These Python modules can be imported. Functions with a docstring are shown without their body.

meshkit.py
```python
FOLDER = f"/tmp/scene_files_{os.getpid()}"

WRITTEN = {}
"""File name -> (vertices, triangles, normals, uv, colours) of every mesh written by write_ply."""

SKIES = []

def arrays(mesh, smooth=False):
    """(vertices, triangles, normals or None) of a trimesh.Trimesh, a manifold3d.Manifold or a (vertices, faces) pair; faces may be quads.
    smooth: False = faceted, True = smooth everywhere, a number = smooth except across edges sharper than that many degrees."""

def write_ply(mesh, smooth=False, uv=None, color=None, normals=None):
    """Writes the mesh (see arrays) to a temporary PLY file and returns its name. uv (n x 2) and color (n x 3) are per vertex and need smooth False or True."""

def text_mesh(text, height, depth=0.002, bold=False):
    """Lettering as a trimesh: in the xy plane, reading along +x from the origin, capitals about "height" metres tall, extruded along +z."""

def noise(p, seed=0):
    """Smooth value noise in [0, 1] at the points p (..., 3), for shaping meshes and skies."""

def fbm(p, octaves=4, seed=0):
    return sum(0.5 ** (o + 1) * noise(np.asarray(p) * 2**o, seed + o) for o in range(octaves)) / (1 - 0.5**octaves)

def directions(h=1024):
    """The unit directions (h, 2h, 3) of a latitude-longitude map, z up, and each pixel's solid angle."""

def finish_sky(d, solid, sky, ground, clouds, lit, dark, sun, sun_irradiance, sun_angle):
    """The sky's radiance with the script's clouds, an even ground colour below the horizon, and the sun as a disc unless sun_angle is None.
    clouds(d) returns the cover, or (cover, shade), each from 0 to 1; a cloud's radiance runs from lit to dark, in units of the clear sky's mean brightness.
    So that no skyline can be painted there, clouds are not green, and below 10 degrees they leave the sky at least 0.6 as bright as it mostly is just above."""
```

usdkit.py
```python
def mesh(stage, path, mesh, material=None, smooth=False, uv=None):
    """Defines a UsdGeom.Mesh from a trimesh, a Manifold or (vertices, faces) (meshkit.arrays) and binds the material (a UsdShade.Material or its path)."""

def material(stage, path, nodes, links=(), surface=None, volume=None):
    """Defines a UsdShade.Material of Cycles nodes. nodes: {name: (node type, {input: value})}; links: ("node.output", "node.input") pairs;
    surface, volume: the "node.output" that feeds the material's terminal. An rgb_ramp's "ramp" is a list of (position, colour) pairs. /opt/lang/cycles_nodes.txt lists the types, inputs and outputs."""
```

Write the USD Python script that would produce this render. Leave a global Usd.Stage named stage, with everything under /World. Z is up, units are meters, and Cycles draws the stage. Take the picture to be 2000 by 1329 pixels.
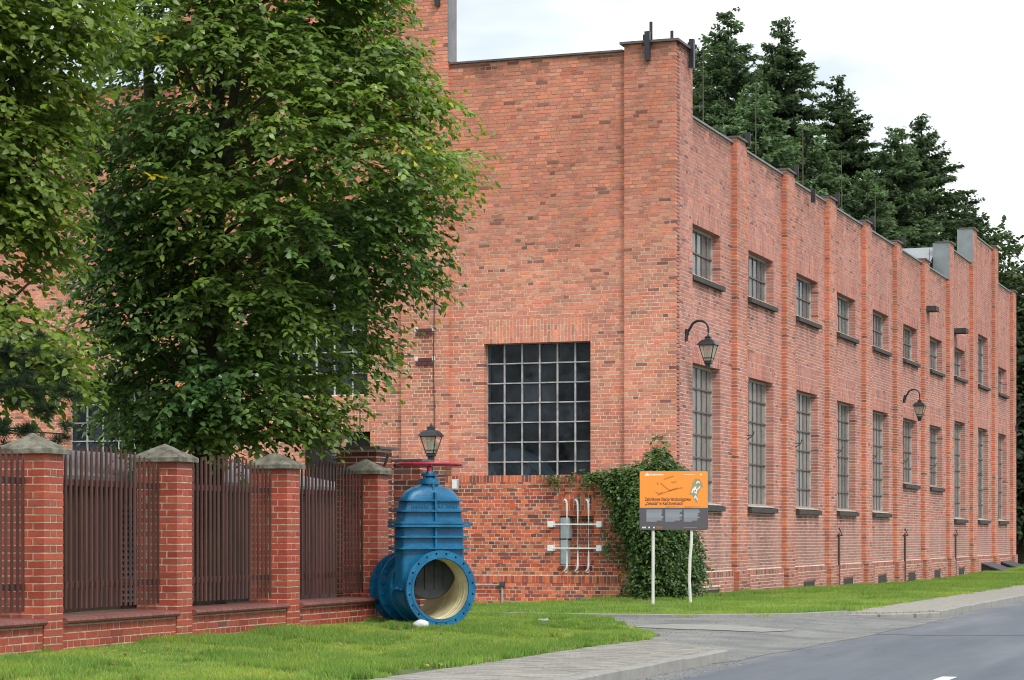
import math, numpy as np, trimesh, usdkit, meshkit
from shapely.geometry import Polygon, Point, LineString, box as sbox
from shapely import affinity, contains_xy
from shapely.ops import unary_union
from pxr import Usd, UsdGeom, UsdLux, UsdShade, Gf, Sdf, Vt

stage = Usd.Stage.CreateInMemory()
UsdGeom.SetStageUpAxis(stage, 'Z')
UsdGeom.Xform.Define(stage, '/World')
R = np.random.default_rng(7)

# ------------------------------------------------------------------ camera, sky, sun, exposure
A = math.atan(1634 / 4500.0)                       # heading, anticlockwise from +y (the street runs along +y)
CA, SA = math.cos(A), math.sin(A)
EYE = np.array([0, 0, 1.33])
RIGHT, FWD = np.array([CA, SA, 0]), np.array([-SA, CA, 0])
cam = UsdGeom.Camera.Define(stage, '/World/camera')
cam.AddTransformOp().Set(Gf.Matrix4d(*RIGHT, 0, 0, 0, 1, 0, *(-FWD), 0, *EYE, 1))
cam.CreateHorizontalApertureAttr(36.0)
cam.CreateVerticalApertureAttr(36.0 * 680 / 1024)
cam.CreateFocalLengthAttr(81.0)
cam.CreateVerticalApertureOffsetAttr(6.83)         # a level camera with the lens shifted up
cam.CreateClippingRangeAttr(Gf.Vec2f(0.1, 5000))
cam.CreateExposureAttr(0.72)

SUN_EL, SUN_AZ = math.radians(48), math.radians(128)        # azimuth from +y clockwise: behind the camera, to the right
sun = UsdLux.DistantLight.Define(stage, '/World/sun')
sun.CreateIntensityAttr(0.4); sun.CreateAngleAttr(16.0); sun.CreateColorAttr(Gf.Vec3f(1.0, 0.965, 0.91))
sun.GetPrim().CreateAttribute('inputs:normalize', Sdf.ValueTypeNames.Bool).Set(True)
sun.AddRotateZOp().Set(-math.degrees(SUN_AZ)); sun.AddRotateXOp().Set(-(90 - math.degrees(SUN_EL)))
sky = UsdLux.DomeLight.Define(stage, '/World/sky')
sky.GetPrim().SetCustomDataByKey('kind', 'structure'); sky.GetPrim().SetCustomDataByKey('label', 'bright white overcast sky with faint blue breaks'); sky.GetPrim().SetCustomDataByKey('category', 'sky')
skymat = usdkit.material(stage, '/World/Looks/sky', {
    's': ('sky_texture', {'sky_type': 'single_scattering', 'sun_disc': False, 'sun_elevation': SUN_EL, 'sun_rotation': SUN_AZ, 'aerosol_density': 2.0}),
    'tc': ('texture_coordinate', {}), 'mp': ('mapping', {'scale': (1.0, 1.0, 3.0)}),
    'n': ('noise_texture', {'scale': 2.6, 'detail': 5, 'roughness': 0.55}),
    'cov': ('map_range', {'from_min': 0.36, 'from_max': 0.52, 'to_min': 0.55, 'to_max': 1.0, 'clamp': True}),
    'n2': ('noise_texture', {'scale': 5.0, 'detail': 4}),
    'cr': ('rgb_ramp', {'ramp': [(0.36, (6.2, 6.9, 7.3)), (0.56, (10.4, 10.6, 10.7))]}), 'sx': ('separate_xyz', {}), 'zr': ('map_range', {'from_min': 0.0, 'from_max': 1.0, 'to_min': 0.78, 'to_max': 1.02, 'clamp': True}), 'zm': ('vector_math', {'math_type': 'scale'}),
    'm': ('mix_color', {'use_clamp': False}), 'b': ('background_shader', {'strength': 0.10})},
    [('tc.generated', 'mp.vector'), ('mp.vector', 'n.vector'), ('mp.vector', 'n2.vector'), ('n.fac', 'cov.value'), ('n2.fac', 'cr.fac'),
     ('s.color', 'm.a'), ('tc.generated', 'sx.vector'), ('sx.z', 'zr.value'), ('cr.color', 'zm.vector1'), ('zr.result', 'zm.scale'), ('zm.vector', 'm.b'), ('cov.result', 'm.fac'), ('m.result', 'b.color')], surface='b.background')
UsdShade.MaterialBindingAPI.Apply(sky.GetPrim()).Bind(skymat)

# ------------------------------------------------------------------ helpers
def lin(r, g, b, k=1.0):
    c = np.array([r, g, b]) / 255.0
    return np.where(c <= 0.04045, c / 12.92, ((c + 0.055) / 1.055) ** 2.4) * k

COUNT = {}
def numbered(path):
    n = COUNT.get(path, -1) + 1
    COUNT[path] = n
    return path if n == 0 else f'{path}_{n:03d}'

def pathof(p):
    return '/World' if p is None else str(p.GetPath())

def obj(name, mesh, mat, parent=None, tint=None, smooth=False):
    p = numbered(pathof(parent) + '/' + name)
    m = usdkit.mesh(stage, p, mesh, MAT[mat], smooth)
    if tint is not None:
        t = np.asarray(tint, np.float32)
        n = len(m.GetPointsAttr().Get())
        if t.ndim == 1: t = np.tile(t, (n, 1))
        UsdGeom.PrimvarsAPI(m).CreatePrimvar('tint', Sdf.ValueTypeNames.Color3fArray, 'vertex').Set(Vt.Vec3fArray.FromNumpy(t))
    return m.GetPrim()

def xf(name, loc=(0, 0, 0), rotz=0.0, parent=None):
    p = numbered(pathof(parent) + '/' + name)
    x = UsdGeom.Xform.Define(stage, p)
    if parent is None or any(loc): x.AddTranslateOp().Set(Gf.Vec3d(*map(float, loc)))
    if rotz: x.AddRotateZOp().Set(float(math.degrees(rotz)))
    return x.GetPrim()

def tag(o, label=None, cat=None, group=None, kind=None):
    for k, v in (('label', label), ('category', cat), ('group', group), ('kind', kind)):
        if v: o.SetCustomDataByKey(k, v)
    return o

def copy(src, loc, rotz, label, group=None):
    was = src.GetCustomData()
    o = xf(src.GetName(), loc, rotz)
    o.GetReferences().AddInternalReference(src.GetPath()); o.SetInstanceable(True)
    return tag(o, label, was.get('category'), group or was.get('group'))

class MB:
    """Collects triangles."""
    def __init__(s): s.v, s.f, s.n = [], [], 0
    def add(s, v, f):
        v, f = np.asarray(v, float), np.asarray(f, int)
        if f.shape[1] == 4: f = np.vstack([f[:, [0, 1, 2]], f[:, [0, 2, 3]]])
        s.v.append(v); s.f.append(f + s.n); s.n += len(v); return s
    def tm(s, m, at=None, rot=None):
        v = np.array(m.vertices)
        if rot is not None: v = v @ np.asarray(rot).T
        if at is not None: v = v + np.asarray(at)
        return s.add(v, m.faces)
    def box(s, x0, x1, y0, y1, z0, z1):
        v = [(x, y, z) for x in (x0, x1) for y in (y0, y1) for z in (z0, z1)]
        return s.add(v, [(0, 1, 3, 2), (4, 6, 7, 5), (0, 4, 5, 1), (2, 3, 7, 6), (0, 2, 6, 4), (1, 5, 7, 3)])
    def tube(s, pts, rad, k=8, cap=True):
        p = np.asarray(pts, float); rad = np.broadcast_to(rad, (len(p),))
        t = np.gradient(p, axis=0); t /= np.linalg.norm(t, axis=1, keepdims=True) + 1e-12
        ref = np.array([0, 0, 1.0]) if abs(t[:, 2]).mean() < 0.8 else np.array([1.0, 0, 0])
        a = np.cross(t, ref); a /= np.linalg.norm(a, axis=1, keepdims=True) + 1e-12
        b = np.cross(t, a); g = np.arange(k) * 2 * np.pi / k
        v = p[:, None] + rad[:, None, None] * (np.cos(g)[None, :, None] * a[:, None] + np.sin(g)[None, :, None] * b[:, None])
        i, j = np.meshgrid(np.arange(len(p) - 1), np.arange(k), indexing='ij')
        q = np.stack([i * k + j, i * k + (j + 1) % k, (i + 1) * k + (j + 1) % k, (i + 1) * k + j], -1).reshape(-1, 4)
        v = v.reshape(-1, 3); f = np.vstack([q[:, [0, 1, 2]], q[:, [0, 2, 3]]])
        if cap:
            n = len(v); v = np.vstack([v, p[0], p[-1]]); e = (len(p) - 1) * k
            f = np.vstack([f] + [[(n, (j + 1) % k, j) for j in range(k)], [(n + 1, e + j, e + (j + 1) % k) for j in range(k)]])
        return s.add(v, f)
    def lathe(s, prof, at=(0, 0, 0), k=24, axis='z', phase=0.0):
        pr = np.asarray(prof, float); g = np.arange(k) * 2 * np.pi / k + phase
        v = np.stack([pr[:, None, 0] * np.cos(g), pr[:, None, 0] * np.sin(g), np.broadcast_to(pr[:, None, 1], (len(pr), k))], -1)
        if axis == 'y': v = v[..., [0, 2, 1]] * np.array([1, 1, -1])
        n = len(pr)
        i, j = np.meshgrid(np.arange(n - 1), np.arange(k), indexing='ij')
        q = np.stack([i * k + j, i * k + (j + 1) % k, (i + 1) * k + (j + 1) % k, (i + 1) * k + j], -1).reshape(-1, 4)
        return s.add(v.reshape(-1, 3) + np.asarray(at), q)
    def get(s): return np.vstack(s.v), np.vstack(s.f)
    def moved(s, rotz, loc):
        v, f = s.get(); c, n = math.cos(rotz), math.sin(rotz)
        return v @ np.array([[c, n, 0], [-n, c, 0], [0, 0, 1]]) + np.asarray(loc), f

def bevel_box(x0, x1, y0, y1, z0, z1, b=0.01):
    import manifold3d as m3
    pts = [(x, y, z) for sx in (0, 1) for sy in (0, 1) for sz in (0, 1)
           for x, y, z in (((x0, x1)[sx] + (b, -b)[sx], (y0, y1)[sy] + (b, -b)[sy], (z0, z1)[sz]), ((x0, x1)[sx] + (b, -b)[sx], (y0, y1)[sy], (z0, z1)[sz] + (b, -b)[sz]), ((x0, x1)[sx], (y0, y1)[sy] + (b, -b)[sy], (z0, z1)[sz] + (b, -b)[sz]))]
    m = m3.Manifold.hull_points(np.array(pts)).to_mesh()
    return np.array(m.vert_properties[:, :3]), np.array(m.tri_verts)

def ray(px, py, Z):
    """The world point that stands Z metres ahead of the photographer, measured on the 2000 pixel wide photograph."""
    return EYE + RIGHT * ((px - 1000) * Z / 4500) + FWD * Z + np.array([0, 0, (1044 - py) * Z / 4500])

# ------------------------------------------------------------------ materials
MAT = {}
def mat(name, nodes, links=(), surface='p.BSDF', volume=None):
    MAT[name] = usdkit.material(stage, '/World/Looks/' + name, nodes, links, surface, volume)

def plain(name, col, rough=0.6, metal=0.0, var=0.25, scale=6.0, bump=0.0, bscale=60.0, spec=0.5, coord='geometry.position', coat=0.0):
    col = np.asarray(col, float)
    n = {'g': ('geometry', {}), 'n': ('noise_texture', {'scale': scale, 'detail': 6, 'roughness': 0.6}),
         'r': ('rgb_ramp', {'ramp': [(0.25, col * (1 - var)), (0.75, np.minimum(col * (1 + var), 0.95))]}),
         'p': ('principled_bsdf', {'roughness': rough, 'metallic': metal, 'specular_ior_level': spec, 'coat_weight': coat})}
    l = [('g.position', 'n.vector'), ('n.fac', 'r.fac'), ('r.color', 'p.base_color')]
    if bump:
        n['bn'] = ('noise_texture', {'scale': bscale, 'detail': 4}); n['b'] = ('bump', {'strength': bump, 'distance': 0.01})
        l += [('g.position', 'bn.vector'), ('bn.fac', 'b.height'), ('b.normal', 'p.normal')]
    mat(name, n, l)

def tinted(name, rough, bump=0.25, bscale=90.0, grime=(0.72, 1.08), gscale=0.55, spec=0.35, fine=(0.8, 1.15), diffuse_rough=0.0):
    """Colour from each piece's own tint, with fine grain and broad weathering over it."""
    mat(name, {'a': ('attribute', {'attribute': 'tint'}), 'g': ('geometry', {}), 'mp': ('mapping', {'scale': (1.6, 1.6, 0.45)}),
               'n': ('noise_texture', {'scale': gscale, 'detail': 5, 'roughness': 0.65}),
               'r': ('map_range', {'from_min': 0.3, 'from_max': 0.62, 'to_min': grime[0], 'to_max': grime[1], 'clamp': True}),
               'n2': ('noise_texture', {'scale': 38.0, 'detail': 4, 'roughness': 0.7}),
               'r2': ('map_range', {'from_min': 0.3, 'from_max': 0.7, 'to_min': fine[0], 'to_max': fine[1], 'clamp': True}),
               'mm': ('math', {'math_type': 'multiply'}), 'mx': ('vector_math', {'math_type': 'scale'}),
               'bn': ('noise_texture', {'scale': bscale, 'detail': 5}), 'b': ('bump', {'strength': bump, 'distance': 0.008}),
               'p': ('principled_bsdf', {'roughness': rough, 'specular_ior_level': spec, 'diffuse_roughness': diffuse_rough})},
        [('g.position', 'mp.vector'), ('mp.vector', 'n.vector'), ('g.position', 'n2.vector'), ('g.position', 'bn.vector'), ('n.fac', 'r.value'), ('n2.fac', 'r2.value'),
         ('r.result', 'mm.value1'), ('r2.result', 'mm.value2'), ('a.color', 'mx.vector1'), ('mm.value', 'mx.scale'), ('mx.vector', 'p.base_color'),
         ('bn.fac', 'b.height'), ('b.normal', 'p.normal')])

def leafy(name, trans=0.35, rough=0.42, spec=0.4):
    mat(name, {'a': ('attribute', {'attribute': 'tint'}), 'p': ('principled_bsdf', {'roughness': rough, 'specular_ior_level': spec}),
               'sc': ('vector_math', {'math_type': 'multiply', 'vector2': (1.5, 1.7, 0.7)}), 't': ('translucent_bsdf', {}), 'm': ('mix_closure', {'fac': trans})},
        [('a.color', 'p.base_color'), ('a.color', 'sc.vector1'), ('sc.vector', 't.color'), ('p.BSDF', 'm.closure1'), ('t.BSDF', 'm.closure2')], surface='m.closure')

def mortar(name, low, high, z0, z1):
    low, high = np.asarray(low), np.asarray(high)
    mat(name, {'g': ('geometry', {}), 's': ('separate_xyz', {}), 'n': ('noise_texture', {'scale': 0.5, 'detail': 5, 'roughness': 0.7}), 'n2': ('noise_texture', {'scale': 14.0, 'detail': 5}),
               'ma': ('math', {'math_type': 'multiply_add', 'value2': 4.0, 'value3': -2.0}), 'ad': ('math', {'math_type': 'add'}),
               'mr': ('map_range', {'from_min': z0, 'from_max': z1, 'to_min': 0.0, 'to_max': 1.0, 'clamp': True}),
               'm': ('mix_color', {'a': low, 'b': high}), 'r2': ('map_range', {'from_min': 0.3, 'from_max': 0.7, 'to_min': 0.65, 'to_max': 1.15, 'clamp': True}),
               'mx': ('vector_math', {'math_type': 'scale'}), 'p': ('principled_bsdf', {'roughness': 0.95, 'specular_ior_level': 0.1})},
        [('g.position', 's.vector'), ('g.position', 'n.vector'), ('g.position', 'n2.vector'), ('n.fac', 'ma.value1'), ('s.z', 'ad.value1'), ('ma.value', 'ad.value2'), ('ad.value', 'mr.value'),
         ('mr.result', 'm.fac'), ('m.result', 'mx.vector1'), ('n2.fac', 'r2.value'), ('r2.result', 'mx.scale'), ('mx.vector', 'p.base_color')])

tinted('brick_old', 0.82, grime=(0.76, 1.1))
tinted('brick_new', 0.62, grime=(0.8, 1.06), spec=0.4)
tinted('paver', 0.85, grime=(0.85, 1.08))
tinted('picket_wood', 0.55, grime=(0.7, 1.15), gscale=2.5)
leafy('leaf', 0.35, 0.36, 0.5); leafy('leaf_far', 0.3, 0.6, 0.25);  leafy('ivy_leaf', 0.25, 0.4, 0.4)
mat('blade', {'a': ('attribute', {'attribute': 'tint'}), 'g': ('geometry', {}), 'n': ('noise_texture', {'scale': 0.55, 'detail': 5, 'roughness': 0.65}), 'r': ('rgb_ramp', {'ramp': [(0.32, (0.72, 0.82, 0.7)), (0.5, (1, 1, 1)), (0.66, (1.35, 1.12, 0.95))]}),
    'mu': ('vector_math', {'math_type': 'multiply'}), 'p': ('principled_bsdf', {'roughness': 0.55, 'specular_ior_level': 0.25}), 'sc': ('vector_math', {'math_type': 'multiply', 'vector2': (1.4, 1.6, 0.7)}), 't': ('translucent_bsdf', {}), 'm': ('mix_closure', {'fac': 0.35})},
    [('g.position', 'n.vector'), ('n.fac', 'r.fac'), ('a.color', 'mu.vector1'), ('r.color', 'mu.vector2'), ('mu.vector', 'p.base_color'), ('mu.vector', 'sc.vector1'), ('sc.vector', 't.color'), ('p.BSDF', 'm.closure1'), ('t.BSDF', 'm.closure2')], surface='m.closure')
mortar('mortar_front', lin(226, 206, 184), lin(176, 138, 116), 5.6, 8.8)
mortar('mortar_side', lin(228, 206, 188), lin(206, 176, 156), 5.0, 9.5)
mortar('mortar_low', lin(212, 192, 172), lin(190, 160, 140), 3.5, 6.0)
mortar('mortar_fence', lin(190, 168, 146), lin(190, 168, 146), 5.0, 9.0)
plain('soot_metal', (0.035, 0.033, 0.036), 0.5, 0.3)
plain('black_iron', (0.022, 0.024, 0.03), 0.38, 0.2, 0.2, 20)
plain('coping', (0.105, 0.075, 0.08), 0.55, 0.1, 0.35, 3)
plain('coping_grey', (0.17, 0.17, 0.18), 0.5, 0.2, 0.3, 3)
plain('sheet_metal', (0.22, 0.245, 0.25), 0.5, 0.35, 0.2, 2.5)
plain('roof_sheet', (0.26, 0.28, 0.29), 0.5, 0.3, 0.2, 1.5)
plain('shed_roof', (0.13, 0.14, 0.15), 0.7, 0.1, 0.3, 2)
plain('stone_sill', (0.05, 0.043, 0.04), 0.85, 0, 0.5, 9, 0.3, 50)
plain('sill_dirt', (0.26, 0.24, 0.21), 0.95, 0, 0.4, 14)
plain('window_iron', (0.42, 0.40, 0.37), 0.7, 0.1, 0.4, 9)
plain('sash_grey', (0.36, 0.36, 0.36), 0.6, 0.1, 0.5, 7)
plain('bar_iron', (0.13, 0.11, 0.10), 0.6, 0.3, 0.4, 12)
plain('rust_iron', (0.09, 0.06, 0.045), 0.75, 0.2, 0.4, 14)
plain('hatch_brown', (0.028, 0.018, 0.017), 0.6, 0.1, 0.3, 10)
plain('hatch_slate', (0.06, 0.065, 0.075), 0.5, 0.2, 0.3, 8)
plain('white_paint', (0.74, 0.75, 0.76), 0.45, 0, 0.06, 10)
plain('post_white', (0.62, 0.62, 0.56), 0.5, 0, 0.1, 8)
plain('grey_box', (0.33, 0.37, 0.39), 0.5, 0, 0.12, 6)
plain('picket_paint', lin(76, 48, 44, 0.85), 0.55, 0.1, 0.28, 7)
plain('cap_stone', lin(122, 119, 106, 0.75), 0.95, 0, 0.75, 9, 0.6, 45)
mat('valve_blue', {'g': ('geometry', {}), 'n': ('noise_texture', {'scale': 4.0, 'detail': 6, 'roughness': 0.65}), 'r': ('rgb_ramp', {'ramp': [(0.28, lin(0, 80, 118, 0.85)), (0.5, lin(4, 104, 148, 0.9)), (0.72, lin(24, 116, 160, 0.9))]}),
    'n2': ('noise_texture', {'scale': 9.0, 'detail': 8, 'roughness': 0.75}), 'r2': ('map_range', {'from_min': 0.6, 'from_max': 0.68, 'to_min': 0.0, 'to_max': 0.7, 'clamp': True}), 'm': ('mix_color', {'b': lin(92, 70, 58)}),
    'bn': ('noise_texture', {'scale': 45.0, 'detail': 5}), 'b': ('bump', {'strength': 0.5, 'distance': 0.01}), 'rr': ('map_range', {'from_min': 0.3, 'from_max': 0.7, 'to_min': 0.28, 'to_max': 0.5}), 'p': ('principled_bsdf', {'specular_ior_level': 0.5})},
    [('g.position', 'n.vector'), ('g.position', 'n2.vector'), ('g.position', 'bn.vector'), ('n.fac', 'r.fac'), ('r.color', 'm.a'), ('n2.fac', 'r2.value'), ('r2.result', 'm.fac'), ('m.result', 'p.base_color'), ('bn.fac', 'b.height'), ('b.normal', 'p.normal'), ('n2.fac', 'rr.value'), ('rr.result', 'p.roughness')])
plain('valve_red', lin(176, 46, 66, 0.9), 0.4, 0.0, 0.2, 9)
plain('valve_cream', lin(226, 216, 172, 0.75), 0.5, 0.0, 0.28, 4)
plain('gate_dark', lin(56, 58, 62, 0.7), 0.6, 0.2, 0.35, 8, 0.3, 50)
plain('bolt_dark', (0.03, 0.05, 0.07), 0.6, 0.3)
plain('sleeper', (0.05, 0.047, 0.045), 0.9, 0, 0.4, 10, 0.5, 40)
plain('bark', lin(60, 54, 46, 0.8), 0.95, 0, 0.45, 14, 0.9, 24)
plain('bark_green', lin(86, 84, 62, 0.8), 0.95, 0, 0.4, 14, 0.8, 24)
plain('shed_brown', lin(66, 40, 38, 0.9), 0.8, 0, 0.3, 4)
plain('shed_dark', (0.02, 0.018, 0.018), 0.9)
plain('sign_orange', lin(250, 152, 58, 0.9), 0.45, 0, 0.03, 3)
plain('sign_grey', lin(88, 84, 90, 0.9), 0.45, 0, 0.04, 3)
plain('sign_rust', lin(206, 118, 44, 0.9), 0.5, 0, 0.05, 3)
plain('sign_maroon', lin(98, 44, 34, 0.9), 0.5, 0, 0.05, 3)
plain('sign_olive', lin(158, 148, 112, 0.9), 0.5, 0, 0.05, 3)
plain('sign_print', lin(176, 184, 196, 0.8), 0.5, 0, 0.05, 3)
plain('machine_grey', (0.5, 0.5, 0.48), 0.6, 0, 0.15, 3)
plain('interior', (0.03, 0.032, 0.036), 0.9)
plain('blind_cloth', (0.24, 0.22, 0.19), 0.9, 0, 0.35, 1.6)
plain('kerb_stone', lin(150, 148, 143, 0.85), 0.9, 0, 0.2, 5, 0.3, 70)
plain('concrete', lin(150, 149, 143, 0.8), 0.9, 0, 0.2, 4, 0.3, 60)
plain('soil', lin(92, 108, 56, 0.7), 0.95, 0, 0.4, 5, 0.5, 30)
plain('lamp_glass', (0.5, 0.47, 0.42), 0.2, 0, 0.2, 12)
plain('tar', lin(74, 78, 86, 0.8), 0.6, 0, 0.3, 6)
plain('road_white', (0.72, 0.73, 0.74), 0.6, 0, 0.1, 20)
plain('stone_white', (0.60, 0.60, 0.60), 0.8, 0, 0.15, 12, 0.3, 40)
plain('soot_brick', lin(92, 52, 56, 0.9), 0.85, 0, 0.3, 20)
plain('plaster', (0.62, 0.60, 0.58), 0.9, 0, 0.1, 12)

mat('asphalt', {'g': ('geometry', {}), 'mp': ('mapping', {'scale': (1.0, 0.10, 1.0)}), 'n': ('noise_texture', {'scale': 1.1, 'detail': 4, 'roughness': 0.6}), 'n2': ('noise_texture', {'scale': 60.0, 'detail': 5, 'roughness': 0.7}),
                'r': ('rgb_ramp', {'ramp': [(0.3, lin(74, 80, 90)), (0.5, lin(88, 94, 102)), (0.7, lin(106, 110, 116))]}), 'r2': ('map_range', {'from_min': 0.25, 'from_max': 0.75, 'to_min': 0.8, 'to_max': 1.2}), 'mx': ('vector_math', {'math_type': 'scale'}),
                'w': ('voronoi_texture', {'feature': 'distance_to_edge', 'scale': 0.22}), 'wr': ('map_range', {'from_min': 0.0, 'from_max': 0.004, 'to_min': 0.72, 'to_max': 1.0, 'clamp': True}), 'wn': ('noise_texture', {'scale': 0.8, 'detail': 4}),
                'wa': ('vector_math', {'math_type': 'add'}), 'mm': ('math', {'math_type': 'multiply'}),
                'b': ('bump', {'strength': 0.4, 'distance': 0.006}), 'p': ('principled_bsdf', {'roughness': 0.72, 'specular_ior_level': 0.4}),
                'sp': ('separate_xyz', {}), 'dn': ('math', {'math_type': 'multiply_add', 'value2': 0.9}), 'dr': ('map_range', {'from_min': -6.5, 'from_max': -5.8, 'to_min': 0.75, 'to_max': 0.0, 'clamp': True}), 'du': ('mix_color', {'b': lin(136, 134, 128)})},
    [('g.position', 'mp.vector'), ('mp.vector', 'n.vector'), ('g.position', 'n2.vector'), ('n.fac', 'r.fac'), ('n2.fac', 'r2.value'), ('r.color', 'mx.vector1'),
     ('g.position', 'wn.vector'), ('wn.color', 'wa.vector1'), ('g.position', 'wa.vector2'), ('wa.vector', 'w.vector'), ('w.distance', 'wr.value'), ('r2.result', 'mm.value1'), ('wr.result', 'mm.value2'), ('mm.value', 'mx.scale'),
     ('mx.vector', 'du.a'), ('wn.fac', 'dn.value1'), ('g.position', 'sp.vector'), ('sp.x', 'dn.value3'), ('dn.value', 'dr.value'), ('dr.result', 'du.fac'), ('du.result', 'p.base_color'), ('n2.fac', 'b.height'), ('b.normal', 'p.normal')])
mat('chippings', {'g': ('geometry', {}), 'n': ('noise_texture', {'scale': 0.9, 'detail': 6, 'roughness': 0.65}), 'n2': ('noise_texture', {'scale': 42.0, 'detail': 6, 'roughness': 0.75}),
                  'r': ('rgb_ramp', {'ramp': [(0.3, lin(94, 97, 99)), (0.7, lin(138, 138, 134))]}), 'r2': ('map_range', {'from_min': 0.25, 'from_max': 0.75, 'to_min': 0.65, 'to_max': 1.3}), 'mx': ('vector_math', {'math_type': 'scale'}),
                  'b': ('bump', {'strength': 0.6, 'distance': 0.01}), 'p': ('principled_bsdf', {'roughness': 0.9, 'specular_ior_level': 0.25})},
    [('g.position', 'n.vector'), ('g.position', 'n2.vector'), ('n.fac', 'r.fac'), ('n2.fac', 'r2.value'), ('r.color', 'mx.vector1'), ('r2.result', 'mx.scale'), ('mx.vector', 'p.base_color'), ('n2.fac', 'b.height'), ('b.normal', 'p.normal')])
mat('far_paving', {'g': ('geometry', {}), 'mp': ('mapping', {'rotation': (0, 0, math.pi / 2)}), 'br': ('brick_texture', {'color1': lin(154, 150, 143), 'color2': lin(142, 139, 132), 'mortar': lin(110, 106, 98), 'scale': 1.0, 'brick_width': 0.2, 'row_height': 0.1, 'mortar_size': 0.006}),
                   'p': ('principled_bsdf', {'roughness': 0.9, 'specular_ior_level': 0.2})}, [('g.position', 'mp.vector'), ('mp.vector', 'br.vector'), ('br.color', 'p.base_color')])

def pane_mat(name, tint, dirt_col, dirt, rough, ior=1.5):
    """Window glass: see-through, mirrored by fresnel, with a film of dirt in patches."""
    mat(name, {'t': ('transparent_bsdf', {'color': tint}), 'g': ('glossy_bsdf', {'color': (0.9, 0.95, 1.0), 'roughness': rough}), 'f': ('fresnel', {'IOR': ior}), 'm': ('mix_closure', {}),
               'd': ('diffuse_bsdf', {'color': dirt_col}), 'ge': ('geometry', {}), 'n': ('noise_texture', {'scale': 2.2, 'detail': 5, 'roughness': 0.6}), 'r': ('map_range', {'from_min': 0.3, 'from_max': 0.75, 'to_min': dirt[0], 'to_max': dirt[1], 'clamp': True}), 'oi': ('object_info', {}), 'om': ('map_range', {'to_min': 0.45, 'to_max': 1.35, 'clamp': True}), 'ox': ('math', {'math_type': 'multiply', 'use_clamp': True}), 'm2': ('mix_closure', {})},
        [('f.fac', 'm.fac'), ('t.BSDF', 'm.closure1'), ('g.BSDF', 'm.closure2'), ('ge.position', 'n.vector'), ('n.fac', 'r.value'), ('r.result', 'ox.value1'), ('oi.random', 'om.value'), ('om.result', 'ox.value2'), ('ox.value', 'm2.fac'), ('m.closure', 'm2.closure1'), ('d.BSDF', 'm2.closure2')], surface='m2.closure')
pane_mat('pane_clear', (0.6, 0.78, 0.92), (0.10, 0.12, 0.14), (0.0, 0.2), 0.03, 1.27)
pane_mat('pane_dusty', (0.7, 0.75, 0.75), (0.29, 0.272, 0.25), (0.35, 0.9), 0.06)
pane_mat('pane_upper', (0.6, 0.66, 0.68), (0.30, 0.30, 0.28), (0.15, 0.6), 0.04)
pane_mat('lantern_pane', (0.85, 0.85, 0.82), (0.55, 0.50, 0.42), (0.2, 0.45), 0.05)

# ------------------------------------------------------------------ ground, road, pavement
def sstep(a, b, x):
    t = np.clip((np.asarray(x, float) - a) / (b - a), 0, 1); return t * t * (3 - 2 * t)

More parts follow.
